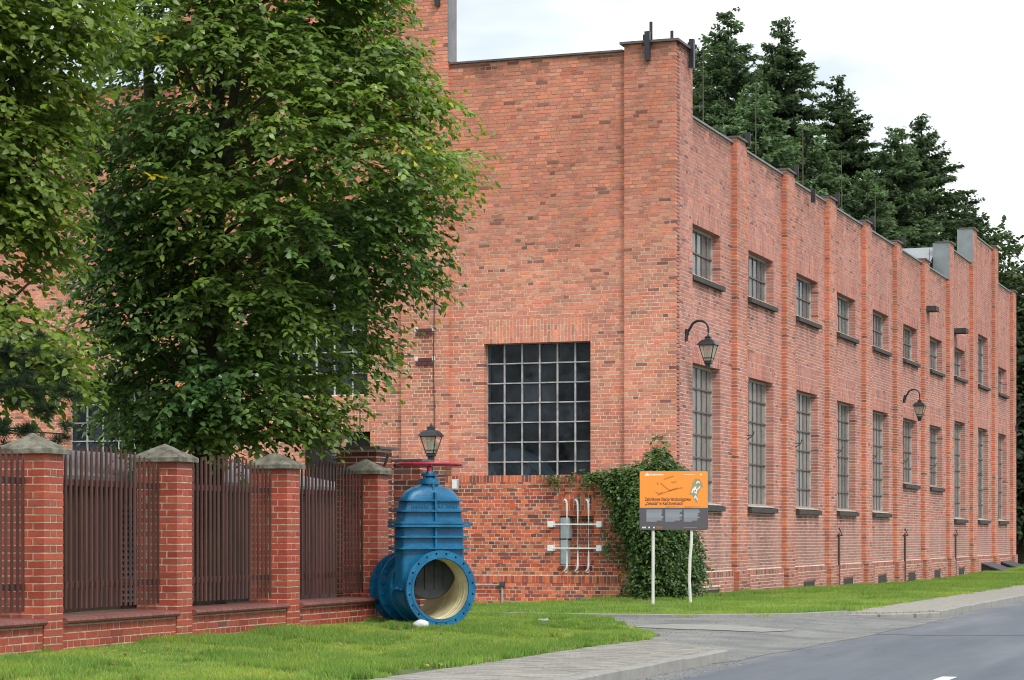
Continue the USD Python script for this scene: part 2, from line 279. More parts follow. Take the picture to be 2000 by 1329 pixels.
KERB_X = -6.7
def height(x, y):
    x, y = np.asarray(x, float), np.asarray(y, float)
    z = (0.115 + 0.004 * np.clip(y - 18, 0, 12)) * sstep(-9.0, -12.2, x) * (1 - sstep(29.5, 34, y))
    z = z - 0.045 * np.exp(-((x + 11.45) ** 2 + (y - 28.35) ** 2) / 0.9)
    z = z + 0.22 * sstep(-12.4, -13.2, x) * (1 - sstep(30.0, 33.0, y))
    z = z - 0.17 * sstep(48, 72, y) * (1 - sstep(80, 96, y)) * sstep(-8.6, -11.5, x)
    z = z - 0.14 * sstep(38.5, 44.0, y) * sstep(-13.9, -15.4, x)
    z = z + 0.035 * (meshkit.noise(np.stack([x * 0.7, y * 0.7, 0 * x], -1), 3) - 0.5) * sstep(-8.5, -9.2, x)
    return z

ISLAND = Polygon([(-12.35, 10), (-8.43, 10), (-8.43, 26.3), (-8.3, 27.9), (-8.75, 29.6), (-9.58, 31.32), (-10.4, 33.03), (-11.25, 34.27), (-12.26, 35.1), (-13.6, 35.4), (-13.6, 31.0), (-12.35, 31.0)])
FARGRASS = Polygon([(-8.1, 100), (-8.1, 38.95), (-8.4, 37.6), (-9.2, 36.6), (-10.3, 36.0), (-11.6, 35.84), (-13.09, 36.06), (-15.0, 36.5), (-18.0, 37.2), (-18.0, 44.3), (-13.3, 44.4), (-12.98, 46.5), (-12.98, 100)])
DRIVE = Polygon([(-6.72, 25.0), (-6.58, 25.6), (-6.62, 27.0), (-6.52, 28.4), (-6.56, 30.2), (-6.45, 32.0), (-6.5, 34.0), (-6.42, 36.4), (-6.5, 38.6), (-6.46, 40.4), (-6.6, 42.0), (-6.72, 43.0), (-6.72, 40.4), (-6.85, 39.8), (-8.1, 38.95), (-8.4, 37.6), (-9.2, 36.6), (-10.3, 36.0), (-11.6, 35.84), (-13.09, 36.06), (-15.0, 36.5), (-18.0, 37.2), (-18, 35.2), (-13.6, 35.4), (-12.26, 35.1), (-11.25, 34.27), (-10.4, 33.03), (-9.58, 31.32), (-8.75, 29.6), (-8.3, 27.9), (-6.9, 26.1), (-6.72, 25.7)]).buffer(0.03).union(LineString([(-8.3, 27.8), (-8.75, 29.6), (-9.58, 31.32), (-10.4, 33.03), (-11.25, 34.27), (-12.26, 35.1)]).buffer(0.3).intersection(ISLAND)).union(LineString([(-8.0, 39.2), (-8.1, 38.95), (-8.4, 37.6), (-9.2, 36.6), (-10.3, 36.0), (-11.6, 35.84), (-13.09, 36.06)]).buffer(0.3))
DRIVE_OLD = Polygon([(KERB_X, 25.7), (-6.9, 26.1), (-8.3, 27.9), (-8.75, 29.6), (-9.58, 31.32), (-10.4, 33.03), (-11.25, 34.27), (-12.26, 35.1), (-13.6, 35.4), (-18, 35.2), (-18.0, 37.2), (-15.0, 36.5), (-13.09, 36.06), (-11.6, 35.84), (-10.3, 36.0), (-9.2, 36.6), (-8.4, 37.6), (-8.1, 38.95), (-6.85, 39.8), (KERB_X, 40.4)]).buffer(0.06)
def drive_z(x, y):
    return -0.116 + 0.10 * sstep(KERB_X, -9.0, x)

def grid_sheet(x0, x1, y0, y1, step, zf):
    xs, ys = np.arange(x0, x1 + step / 2, step), np.arange(y0, y1 + step / 2, step)
    X, Y = np.meshgrid(xs, ys, indexing='ij'); nx, ny = X.shape
    v = np.stack([X, Y, zf(X, Y)], -1).reshape(-1, 3)
    i, j = np.meshgrid(np.arange(nx - 1), np.arange(ny - 1), indexing='ij')
    a = (i * ny + j).ravel()
    return v, np.stack([a, a + ny, a + ny + 1, a + 1], -1)

def poly_sheet(poly, zf, step=0.4):
    m = MB(); x0, y0, x1, y1 = poly.bounds
    for gx in np.arange(math.floor(x0 / step) * step, x1, step):
        col = poly.intersection(sbox(gx, y0, gx + step, y1))
        for g in getattr(col, 'geoms', [col]):
            if g.geom_type != 'Polygon' or g.area < 1e-4: continue
            for gy in np.arange(g.bounds[1], g.bounds[3], 2.0):
                c = g.intersection(sbox(gx, gy, gx + step, gy + 2.0))
                for h in getattr(c, 'geoms', [c]):
                    if h.geom_type == 'Polygon' and h.area > 1e-5:
                        v, f = trimesh.creation.triangulate_polygon(h, engine='earcut')
                        m.add(np.column_stack([v, zf(v[:, 0], v[:, 1])]), f[:, ::1])
    return m.get()

def ground_z(x, y):
    z = height(x, y) - 0.012
    low = (x > -8.3) | contains_xy(DRIVE.buffer(0.1), x, y)
    return np.where(low, np.minimum(z, -0.24), z)

g1 = MB(); g1.add(*grid_sheet(-34, 14, 8, 110, 0.4, ground_z))
for x0, x1, y0, y1 in ((-900, -34, -300, 1500), (14, 900, -300, 1500), (-34, 14, -300, 8), (-34, 14, 110, 1500)):
    g1.add([(x0, y0, -0.25), (x1, y0, -0.25), (x1, y1, -0.25), (x0, y1, -0.25)], [(0, 1, 2, 3)])
tag(obj('ground', g1.get(), 'soil'), kind='structure', label='grassy soil around the works')
rd = MB(); rd.add([(KERB_X - 0.02, -40, -0.12), (4.5, -40, -0.12), (4.5, 400, -0.12), (KERB_X - 0.02, 400, -0.12)], [(0, 1, 2, 3)])
tag(obj('road', rd.get(), 'asphalt'), kind='structure', label='blue grey asphalt road in the right foreground')
tag(obj('lawn_soil', poly_sheet(ISLAND.intersection(sbox(-14, 14, 0, 40)), lambda x, y: height(x, y) - 0.004), 'soil'), kind='structure', label='earth under the near lawn')
tag(obj('lawn_soil', poly_sheet(FARGRASS, lambda x, y: height(x, y) - 0.004, 0.8), 'soil'), kind='structure', label='earth under the verge along the building')
tag(obj('driveway', poly_sheet(DRIVE, drive_z), 'chippings'), kind='structure', label='worn grey driveway between the two lawns')
STRIP = [(-9.8, 31.9), (-9.55, 33.1), (-8.8, 33.2), (-7.6, 33.1), (-7.85, 32.0), (-8.85, 31.4)]
seam = LineString([(-6.4, 33.2), (-5.4, 33.0), (-4.0, 33.6), (-2.2, 33.4), (0.4, 34.3)]).buffer(0.035)
tag(obj('road_seam', poly_sheet(seam, lambda x, y: 0 * x - 0.116), 'tar'), kind='structure', label='thin dark tar seam across the road')
dash = MB()
for y0, y1 in ((19.3, 23.5),):
    dash.add([(-3.88, y0, -0.116), (-3.73, y0, -0.116), (-3.73, y1, -0.116), (-3.88, y1, -0.116)], [(0, 1, 2, 3)])
tag(obj('road_marking', dash.get(), 'road_white'), kind='structure', label='white dash painted on the road')
strip = Polygon(STRIP)
tag(obj('concrete_strip', poly_sheet(strip, lambda x, y: drive_z(x, y) + 0.008), 'concrete'), kind='structure', label='pale concrete strip set into the driveway')
gut = Polygon([(-15.0, 36.46), (-13.09, 36.02), (-11.6, 35.8), (-10.3, 35.95), (-9.2, 36.5), (-8.35, 37.5), (-8.0, 38.9), (-8.18, 38.98), (-8.52, 37.72), (-9.4, 36.85), (-10.4, 36.3), (-11.6, 36.12), (-13.09, 36.3), (-15, 36.75)])
gm = trimesh.creation.extrude_polygon(gut, 0.12, engine='earcut'); gm.apply_translation((0, 0, -0.095))
tag(obj('kerb_edging', gm, 'kerb_stone'), kind='structure', label='flush concrete edging along the far side of the driveway')

# near pavement: separate pavers on a bed, kerb stones in front
PAVE = Polygon([(-8.43, 14), (-6.87, 14), (-6.87, 26.05), (-8.3, 27.85), (-8.43, 26.6)])
bed = trimesh.creation.extrude_polygon(PAVE, 0.2, engine='earcut'); bed.apply_translation((0, 0, -0.212))
pav = tag(obj('pavement', bed, 'concrete'), kind='structure', label='grey block pavement beside the near lawn')
cells = []
for j, y in enumerate(np.arange(14.0, 27.9, 0.101)):
    for x in np.arange(-8.43 - (0.1 if j % 2 else 0.0), -6.87, 0.201):
        p = sbox(x + 0.003, y + 0.003, x + 0.198, y + 0.098).intersection(PAVE)
        if p.area > 0.004 and p.geom_type == 'Polygon': cells.append((y, p))
cells = [c for c in cells if c[0] > 18.2]
rest, rt = MB(), []
for k, (y, p) in enumerate(sorted(cells, key=lambda c: c[0])):
    m = trimesh.creation.extrude_polygon(p, 0.014, engine='earcut'); m.apply_translation((0, 0, -0.014 + R.normal(0, 0.0012)))
    t = lin(160, 156, 149) * R.uniform(0.78, 1.1) * 0.82
    if k < 300: obj('paver', m, 'paver', pav, t)
    else:
        rest.tm(m); rt.append(np.tile(t, (len(m.vertices), 1)))
tag(obj('paving', rest.get(), 'paver', pav, np.vstack(rt)), kind='stuff')
kerb = tag(xf('kerb'), kind='structure', label='concrete kerb of the near pavement')
for y in np.arange(15.9, 25.7, 1.0):
    y1 = min(y + 0.994, 25.75)
    v, f = bevel_box(-6.85, KERB_X, y, y1, -0.25, 0.004 + R.normal(0, 0.003), 0.018)
    if y1 < 25.75:
        obj('kerb_stone', (v, f), 'kerb_stone', kerb)
    else:
        obj('kerb_stone', (v, f), 'kerb_stone', kerb)
kerb2 = tag(xf('kerb'), kind='structure', label='concrete kerb of the far pavement')
for y in np.arange(40.5, 112, 1.0):
    obj('kerb_stone', bevel_box(-6.85, KERB_X, y, y + 0.994, -0.25, 0.004 + R.normal(0, 0.003), 0.018), 'kerb_stone', kerb2)
turn = [(-8.1, 38.9), (-7.5, 39.25), (-7.0, 39.75), (-6.72, 40.5)]
for a, b in zip(turn, turn[1:]):
    d = np.subtract(b, a); L = np.hypot(*d); v, f = bevel_box(-0.0, 0.15, 0, L - 0.006, -0.25, -0.03, 0.015)
    th = math.atan2(-d[0], d[1]); c, s_ = math.cos(th), math.sin(th)
    v = v @ np.array([[c, s_, 0], [-s_, c, 0], [0, 0, 1]]) + np.array([a[0] - 0.13, a[1], 0]); obj('kerb_stone', (v, f), 'kerb_stone', kerb2)
FP = Polygon([(-8.14, 38.9), (-7.55, 39.2), (-7.05, 39.75), (-6.86, 40.6), (-6.86, 112), (-8.14, 112)])
fp = trimesh.creation.extrude_polygon(FP, 0.2, engine='earcut'); fp.apply_translation((0, 0, -0.204))
tag(obj('pavement', fp, 'far_paving'), kind='structure', label='grey pavement beyond the driveway')

# ------------------------------------------------------------------ brickwork
FRONT_PAL = np.array([lin(*c) for c in ((190, 102, 84), (180, 94, 78), (198, 112, 82), (168, 88, 78), (204, 118, 90), (150, 82, 74), (186, 122, 102), (192, 98, 74), (182, 106, 94), (176, 100, 90))])
SIDE_PAL = np.array([lin(*c) for c in ((174, 112, 100), (164, 102, 92), (180, 116, 100), (150, 98, 92), (188, 118, 94), (168, 96, 82), (160, 112, 104))])
ORANGE_PAL = np.array([lin(*c) for c in ((190, 92, 58), (178, 80, 52), (200, 104, 62), (160, 76, 56), (150, 84, 66))])
LOW_PAL = np.array([lin(*c) for c in ((214, 116, 74), (204, 106, 68), (196, 104, 80), (190, 90, 62), (176, 80, 58), (208, 106, 66), (150, 68, 56), (196, 98, 74), (140, 74, 64), (130, 78, 74))])
FENCE_PAL = np.array([lin(*c) for c in ((160, 72, 54), (152, 66, 50), (170, 80, 58), (158, 76, 60))])
PIER_PAL = np.array([lin(*c) for c in ((120, 66, 54), (150, 80, 62), (96, 60, 54), (130, 92, 78), (110, 54, 46))])

def soft(p, k, c=(216, 166, 138)): return p * (1 - k) + np.array(lin(*c)) * k
ORANGE_PAL = soft(ORANGE_PAL, 0.22)
FRONT_PAL, SIDE_PAL, LOW_PAL = soft(FRONT_PAL, 0.3) * 1.05, soft(SIDE_PAL, 0.24, (202, 158, 148)), soft(LOW_PAL, 0.05)

class Face:
    """A vertical brick face: u runs along U from O, n out along N."""
    def __init__(s, O, U, N): s.O, s.U, s.N = map(lambda a: np.asarray(a, float), (O, U, N))
    def at(s, u, n, z):
        u, n, z = np.broadcast_arrays(*map(lambda a: np.asarray(a, float), (u, n, z)))
        return s.O + u[..., None] * s.U + n[..., None] * s.N + z[..., None] * np.array([0, 0, 1.0])
    def solid(s, poly, n0, n1):
        m = trimesh.creation.extrude_polygon(poly, n1 - n0, engine='earcut'); v = np.array(m.vertices)
        f = np.array(m.faces)
        if np.dot(np.cross(s.U, [0, 0, 1.0]), s.N) < 0: f = f[:, ::-1]
        return s.at(v[:, 0], v[:, 2] + n0, v[:, 1]), f

C_H, JT, S_L, H_L = 0.0770, 0.0145, 0.25, 0.12
def courses(u0, u1, z0, z1, holes, edge=0.0, hole_edge=0.2, edge_z0=-0.5, swap=0.18, deep_ends=(True, True), mode='cross'):
    """Bricks (ua, ub, za, zb, depth, is_end) between u0..u1, z0..z1, leaving the holes free."""
    out = []
    r0 = math.floor((z0 - edge_z0) / C_H)
    for r in range(r0, int(math.ceil((z1 - edge_z0) / C_H))):
        za, zb = edge_z0 + r * C_H + JT / 2, edge_z0 + (r + 1) * C_H - JT / 2
        a, b = max(za, z0), min(zb, z1)
        if b - a < 0.02: continue
        zm = (a + b) / 2
        cuts = sorted((h[0], h[1]) for h in holes if h[2] < zm < h[3])
        spans, u = [], u0
        for c, d in cuts:
            if c > u: spans.append((u, c, u > u0, True))
            u = max(u, d)
        if u < u1: spans.append((u, u1, u > u0, False))
        head = r % 2 == 0
        for sa, sb, lh, rh in spans:
            pos = math.floor(sa / 0.26) * 0.26 - 0.52 - (0.065 if head else (0.13 if r % 4 == 1 else 0.0)) + R.normal(0, 0.008)
            edges = [sa]
            while True:
                hb = head if mode == 'cross' else (mode == 'head')
                if R.random() < swap: hb = not hb
                pos += (0.13 if hb else 0.26) * R.uniform(0.97, 1.03)
                if pos <= sa + 0.075: continue
                if pos >= sb - 0.075: break
                edges.append(pos)
            edges.append(sb)
            for k, (p, q) in enumerate(zip(edges, edges[1:])):
                first, last = k == 0, k == len(edges) - 2
                ua, ub = p + (0 if first else JT / 2), q - (0 if last else JT / 2)
                d = 0.03
                if first: d = hole_edge if lh else (edge or d) if deep_ends[0] else d
                if last: d = max(d, hole_edge if rh else (edge or 0) if deep_ends[1] else 0)
                out.append((ua, ub, a, b, d, (first and not lh) or (last and not rh)))
    return out

def soldiers(u0, u1, z0, z1, hole_below=True, split=True):
    out, n = [], max(1, round((u1 - u0) / C_H)); w = (u1 - u0) / n
    for k in range(n):
        z, first = z0, True
        pat = ([S_L, H_L, S_L, H_L] if k % 2 else [H_L, S_L, H_L, S_L]) if split else [9]
        for L in pat:
            t = min(z + L, z1)
            if z1 - t < 0.05: t = z1
            out.append((u0 + k * w + JT / 2, u0 + (k + 1) * w - JT / 2, z + (0 if first else JT / 2), t - (0 if t >= z1 else JT / 2), 0.2 if first and hole_below else 0.03, False))
            first = False; z = t
            if z >= z1: break
    return out

BF = np.array([(4, 5, 7, 6), (0, 1, 5, 4), (2, 6, 7, 3), (0, 4, 6, 2), (1, 3, 7, 5)])
def brick_mesh(face, bl, pal, end_pal=None, dark=0.03, jut=0.0015, patch=0, n0=0.0, splash=0.0, soot=None, streaks=()):
    """One closed-in-front box per brick. Returns the vertices (bricks, 8, 3) and a tint per brick."""
    b = np.array([x[:5] for x in bl]); n = len(b); ends = np.array([x[5] for x in bl], bool)
    nf = n0 + np.clip(R.normal(0, jut, n), -0.0022, 0.006); nb = n0 - b[:, 4]
    V = np.empty((n, 8, 3)); k = 0
    for nn in (nb, nf):
        for uu in (b[:, 0], b[:, 1]):
            for zz in (b[:, 2], b[:, 3]):
                j = R.normal(0, 0.0012, (n, 3))
                V[:, k] = face.at(uu + j[:, 0], nn + j[:, 1] * 0.4, zz + j[:, 2]); k += 1
    t = pal[R.integers(0, len(pal), n)].copy()
    if end_pal is not None: t[ends] = end_pal[R.integers(0, len(end_pal), ends.sum())]
    t *= R.uniform(0.9, 1.1, (n, 1))
    dk = R.random(n) < dark; t[dk] = t[dk] * 0.35 + np.array(lin(96, 72, 74)) * 0.5
    c = V.mean(1); t *= (0.86 + 0.28 * meshkit.fbm(c * 0.9, 3, 11))[:, None]
    if splash: # washed out, mauve bricks near the ground
        k = splash * (1 - sstep(0.6, 2.3, c[:, 2] + 0.5 * (meshkit.noise(c * 0.8, 4) - 0.5)))[:, None]; t = t * (1 - k) + lin(158, 124, 118) * k
    for a_, b_, z_ in streaks: # dirt washed down below a sill
        u_ = (c - face.O) @ face.U; w_ = (u_ > a_ - 0.05) & (u_ < b_ + 0.05) & (c[:, 2] < z_)
        k = w_ * np.exp(-(z_ - c[:, 2]) / 0.55) * np.clip(meshkit.noise(np.stack([u_ * 5, 0 * u_, c[:, 2] * 0.6], -1), 12) * 1.5 - 0.3, 0, 1); t *= (1 - 0.62 * np.clip(k, 0, 1))[:, None]
    if soot: # sooty bricks below a coping
        k = np.clip((c[:, 2] - soot + 0.5) / 0.5, 0, 1) * (meshkit.noise(c * 3.0, 9) > 0.45) * R.uniform(0.3, 0.75, len(c)); t *= (1 - k)[:, None]
    return V, t

def flip_for(face):
    return np.dot(np.cross(face.U, [0, 0, 1.0]), face.N) > 0

def bricks(parent, face, bl, pal, mat_, single=None, **kw):
    """Builds the bricks: those that single() picks are parts of their own, the others are joined."""
    if not bl: return []
    V, t = brick_mesh(face, bl, pal, **kw); F = BF if flip_for(face) else BF[:, ::-1]
    F = np.vstack([F[:, [0, 1, 2]], F[:, [0, 2, 3]]])
    return [(V[i], F, t[i]) for i in range(len(V))]

def emit(parent, items, mat_, nsingle, key=None, name='brick', rest='brickwork'):
    """items: (vertices, faces, tint). The nsingle first by key become parts, the rest one joined part."""
    if key is not None and len(items) > nsingle: items = sorted(items, key=key)
    for v, f, t in items[:nsingle]: obj(name, (v, f), mat_, parent, t)
    if len(items) > nsingle:
        tail = items[nsingle:]; n = np.cumsum([0] + [len(v) for v, _, _ in tail])
        tag(obj(rest, (np.vstack([v for v, _, _ in tail]), np.vstack([f + k for (_, f, _), k in zip(tail, n)])), mat_, parent, np.vstack([np.tile(t, (len(v), 1)) for v, _, t in tail])), kind='stuff')

# ------------------------------------------------------------------ the building
bld = tag(xf('pumping_station'), 'long red brick waterworks building with buttressed parapet walls and barred windows', 'building')
XW, XP, YW, YP, REC = -13.16, -13.04, 45.9, 45.8, 0.004
FS = Face((XW, 0, 0), (0, 1, 0), (1, 0, 0)); FSP = Face((XP, 0, 0), (0, 1, 0), (1, 0, 0))
FF = Face((0, YW, 0), (1, 0, 0), (0, -1, 0)); FFP = Face((0, YP, 0), (1, 0, 0), (0, -1, 0))
PIL = [50.85, 55.77, 60.74, 65.70, 70.53, 75.49, 80.5, 85.8, 91.39, 96.63]
WIN = [47.35, 52.4, 57.37, 62.3, 67.33, 72.27, 77.16, 82.27, 87.87, 93.1]; WW = 2.5
LOWZ = [(2.0, 5.0)] * 5 + [(2.95, 5.0)] * 2 + [(1.9, 5.38)] * 3
UPZ = [(6.9, 7.97)] * 7 + [(7.0, 8.0), (7.05, 8.92), (7.04, 8.04)]
TOPZ = [10.2] * 7 + [11.36, 12.5, 11.32]
G0 = -0.35

side_holes, side_lint = [], []
for i, y in enumerate(WIN):
    for (a, b), lh in ((LOWZ[i], 0.62), (UPZ[i], 0.55)):
        side_holes.append((y, y + WW, a, b)); side_lint.append((y - 0.06, y + WW + 0.06, b, b + lh))
VENTS = [(48.25, 49.67, -0.2, 0.17)] + [(a, a + 1.42, -0.25, 0.16) for a in (57.98, 62.93, 67.92, 72.89, 77.77, 82.95)]
# side wall
poly = unary_union([sbox(47.0, G0, 50.9, TOPZ[0])] + [sbox(p, G0, (PIL + [97.6])[k + 1] + 0.01 if k < 9 else 97.6, (TOPZ[1:] + [11.32])[k]) for k, p in enumerate(PIL)])
for h in side_holes: poly = poly.difference(sbox(h[0] - REC, h[2] - 0.0, h[1] + REC, h[3] + REC))
sw = obj('wall', FS.solid(poly, -0.45, -REC), 'mortar_side', bld)
items = []
def add(dst, face, bl, pal, **kw): dst.extend(bricks(None, face, bl, pal, None, **kw))
bounds = [47.0] + PIL
for i in range(10):
    u0, u1 = (47.1 if i == 0 else PIL[i - 1] + 0.95), PIL[i]
    hs = [h for h in side_holes + side_lint if u0 - 1 < h[0] < u1]
    add(items, FS, courses(u0, u1, 0.53, TOPZ[i] - 0.04, hs), SIDE_PAL, dark=0.03, splash=0.6, soot=TOPZ[i], streaks=[(h[0], h[1], h[2] - 0.18) for h in hs if h in side_holes] + [(PIL[i] - 0.12, PIL[i], TOPZ[i] - 0.2)])
for l in side_lint: add(items, FS, soldiers(*l), SIDE_PAL)
emit(sw, items, 'brick_old', 0)
# plinth, slightly proud, with a soldier course on top
plinth = sbox(47.1, G0, 97.55, 0.5)
for h in VENTS: plinth = plinth.difference(sbox(h[0], h[2], h[1], h[3]))
pl = obj('plinth', FS.solid(plinth, -0.02, 0.05 - REC), 'mortar_side', bld)
pit = []
FPL = Face((XW + 0.05, 0, 0), (0, 1, 0), (1, 0, 0))
add(pit, FPL, courses(47.1, 97.55, G0 + 0.1, 0.36, VENTS, edge_z0=-0.41), SIDE_PAL, dark=0.06, hole_edge=0.05) if False else add(pit, FPL, [b[:4] + (min(b[4], 0.06), b[5]) for b in courses(47.1, 97.55, G0 + 0.1, 0.36, VENTS, edge_z0=-0.41)], SIDE_PAL * 0.9, dark=0.06)
add(pit, FPL, [b[:4] + (0.06, False) for b in soldiers(47.1, 97.55, 0.375, 0.5, split=False)], SIDE_PAL * 0.85, dark=0.12, jut=0.003)
emit(pl, pit, 'brick_old', 0)
# pilasters of the side wall
for k, p in enumerate(PIL):
    t = max(TOPZ[k], TOPZ[min(k + 1, 9)]) + 0.12
    if k == 9: t = 11.4
    w = 0.95
    ps = obj('pilaster', FSP.solid(sbox(p + REC, G0, p + w - REC, t), -0.3, -REC), 'mortar_side', bld)
    pi = []
    add(pi, FSP, courses(p, p + w, G0 + 0.1, t - 0.02, [], edge=0.118), SIDE_PAL, end_pal=ORANGE_PAL)
    emit(ps, pi, 'brick_old', 0)
    cp = MB(); cp.box(XP - 0.50, XP + 0.06, p - 0.05, p + w + 0.05, t, t + 0.045)
    obj('pilaster_cap', cp.get(), 'coping', bld)
    fv = bevel_box(XP - 0.1, XP + 0.055, p - 0.035, p + w + 0.035, G0, 0.47, 0.02)
    fm = obj('pilaster_foot', fv, 'mortar_side', bld)
    FFo = Face((XP + 0.062, 0, 0), (0, 1, 0), (1, 0, 0)); fi = []
    add(fi, FFo, [b[:4] + (0.12 if b[5] else 0.03, b[5]) for b in courses(p - 0.042, p + w + 0.042, G0 + 0.1, 0.49, [], edge=0.12)], SIDE_PAL * 0.9, end_pal=ORANGE_PAL * 0.85, dark=0.1)
    emit(fm, fi, 'brick_old', 0)
# steps of the parapet are clad with sheet metal towards the street's near end
for k, (p, lo, hi) in enumerate(((80.5, 10.2, 11.48), (85.8, 11.36, 12.62))):
    m = MB(); m.box(XW - 0.46, XP - 0.002, p - 0.022, p - 0.004, lo, hi)
    obj('flashing', m.get(), 'sheet_metal', bld)
    m = MB(); m.box(XW - 0.45, XW - 0.12, p, p + 0.3, lo - 0.3, hi - 0.002); obj('parapet_step', m.get(), 'mortar_side', bld)
for i in range(10):
    u0, u1 = (47.1 if i == 0 else PIL[i - 1] + 0.95), PIL[i]
    m = MB(); m.box(XW - 0.48, XW + 0.05, u0, u1, TOPZ[i], TOPZ[i] + 0.045); obj('parapet_coping', m.get(), 'coping_grey', bld)

def side_window(i, kind, a, b):
    y = WIN[i]; w = xf('window', parent=bld)
    xg = XW - 0.215
    m = MB(); m.box(xg - 0.004, xg, y, y + WW, a, b); obj('pane', m.get(), 'pane_dusty' if kind == 'low' else 'pane_upper', w)
    fr = MB()
    for (p, q, r, s_) in ((y, y + 0.05, a, b), (y + WW - 0.05, y + WW, a, b), (y + 0.05, y + WW - 0.05, a, a + 0.05), (y + 0.05, y + WW - 0.05, b - 0.05, b)):
        fr.box(xg - 0.02, xg + 0.03, p, q, r, s_)
    obj('frame', fr.get(), 'window_iron', w)
    n = 6
    for k in range(1, n):
        m = MB(); u = y + WW * k / n; m.box(xg + 0.003, xg + 0.018, u - 0.022, u + 0.022, a + 0.05, b - 0.05); obj('mullion', m.get(), 'bar_iron', w)
    n = 6 if kind == 'low' and b - a > 2.5 else 4 if kind == 'low' else 2 if b - a < 1.5 else 3
    for k in range(1, n):
        m = MB(); z = a + (b - a) * k / n; m.box(xg + 0.019, xg + 0.034, y + 0.05, y + WW - 0.05, z - 0.016, z + 0.016); obj('transom_bar', m.get(), 'bar_iron', w)
    s = MB(); o = 0.10
    P = [(XW - 0.20, a + 0.02), (XW + 0.02, a - 0.045), (XW + o, a - 0.055), (XW + o, a - 0.16), (XW - 0.2, a - 0.16)]
    v = [(x, yy, z) for yy in (y - 0.07, y + WW + 0.09) for x, z in P]; n5 = 5
    s.add(v, [(j, (j + 1) % n5, n5 + (j + 1) % n5, n5 + j) for j in range(n5)]); s.add(v, [(0, 2, 1), (0, 3, 2), (0, 4, 3), (5, 6, 7), (5, 7, 8), (5, 8, 9)])
    obj('sill', s.get(), 'stone_sill', w)
    if kind == 'low':
        s = MB(); s.add([(XW - 0.2, y + 0.01, a + 0.05), (XW + 0.06, y + 0.01, a - 0.035), (XW + 0.06, y + WW - 0.01, a - 0.035), (XW - 0.2, y + WW - 0.01, a + 0.05)], [(0, 1, 2, 3)])
        obj('sill_dust', s.get(), 'sill_dirt', w)
    m = MB(); m.box(xg - 0.28, xg - 0.26, y - 0.1, y + WW + 0.1, a - 0.1, b + 0.1); obj('blind', m.get(), 'blind_cloth', w)
for i in range(10):
    side_window(i, 'low', *LOWZ[i]); side_window(i, 'up', *UPZ[i])
for h in VENTS:
    c = xf('cellar_hatch', parent=bld)
    m = MB(); m.box(XW - 0.03, XW - 0.01, h[0], h[1], h[2] - 0.1, h[3]); obj('backing', m.get(), 'shed_dark', c)
    m = MB(); m.box(XW + 0.0, XW + 0.03, h[0] + 0.03, h[1] - 0.03, h[2] - 0.1, h[3] - 0.06); obj('hatch_plate', m.get(), 'hatch_brown', c)
for y0 in (88.3, 93.5):
    c = xf('cellar_chute', parent=bld)
    m = MB(); v = [(XW + 0.05, y0, 0.2), (XW + 0.05, y0 + 3.0, 0.2), (XW + 1.0, y0 + 3.0, -0.15), (XW + 1.0, y0, -0.15)]
    m.add(v + [(a, b, z + 0.05) for a, b, z in v], [(0, 1, 2, 3), (7, 6, 5, 4), (0, 3, 7, 4), (3, 2, 6, 7), (2, 1, 5, 6), (1, 0, 4, 5)]); obj('chute_lid', m.get(), 'hatch_slate', c)
    m = MB(); m.add([(XW + 0.04, y0 + 0.02, 0.19), (XW + 0.98, y0 + 0.02, -0.16), (XW + 0.04, y0 + 0.02, -0.4), (XW + 0.04, y0 + 0.06, 0.19), (XW + 0.98, y0 + 0.06, -0.16), (XW + 0.04, y0 + 0.06, -0.4)], [(0, 2, 1), (3, 4, 5)]); obj('chute_side', m.get(), 'shed_dark', c)
# iron wall hooks, drain spouts, conductor pipes, lightning rods
for y in (51.95, 56.9, 61.9, 66.75, 71.7, 77.0, 87.2):
    m = MB(); m.tube([(XP - 0.1, y, 3.62), (XP + 0.1, y, 3.62), (XP + 0.13, y, 3.71)], 0.016, 6); m.tube([(XP - 0.1, y, 3.48), (XP + 0.09, y, 3.6)], 0.012, 6); obj('wall_hook', m.get(), 'rust_iron', bld)
for y in (61.85, 71.75, 81.6):
    m = MB(); m.tube([(XP + 0.03, y, 1.35), (XP + 0.03, y, -0.2)], 0.035, 8); m.tube([(XW, y, 1.28), (XP + 0.12, y, 1.3), (XP + 0.03, y, 1.5)], 0.03, 6); obj('conductor_pipe', m.get(), 'rust_iron', bld)
for y, z in ((75.9, 8.75), (82.2, 8.55)):
    m = MB(); m.box(XW, XP + 0.32, y - 0.12, y + 0.5, z - 0.08, z + 0.08); obj('drain_spout', m.get(), 'stone_sill', bld)
for y, t in ((50.3, 2.05), (55.2, 2.1), (60.4, 2.1), (65.4, 2.1), (70.4, 1.9), (80.2, 1.0)):
    m = MB(); m.tube([(XW - 0.52, y, 9.9), (XW - 0.52, y, 10.25 + t)], [0.02, 0.009], 6); obj('lightning_rod', m.get(), 'rust_iron', bld)
for y in (51.7, 56.65, 61.6, 66.5, 71.4, 58.6):
    m = MB(); z = 10.55 if y != 58.6 else 10.2; m.box(XP - 0.02, XP + 0.1, y - 0.02, y + 0.02, z - 0.3, z + 0.03); obj('strap', m.get(), 'soot_metal', bld)

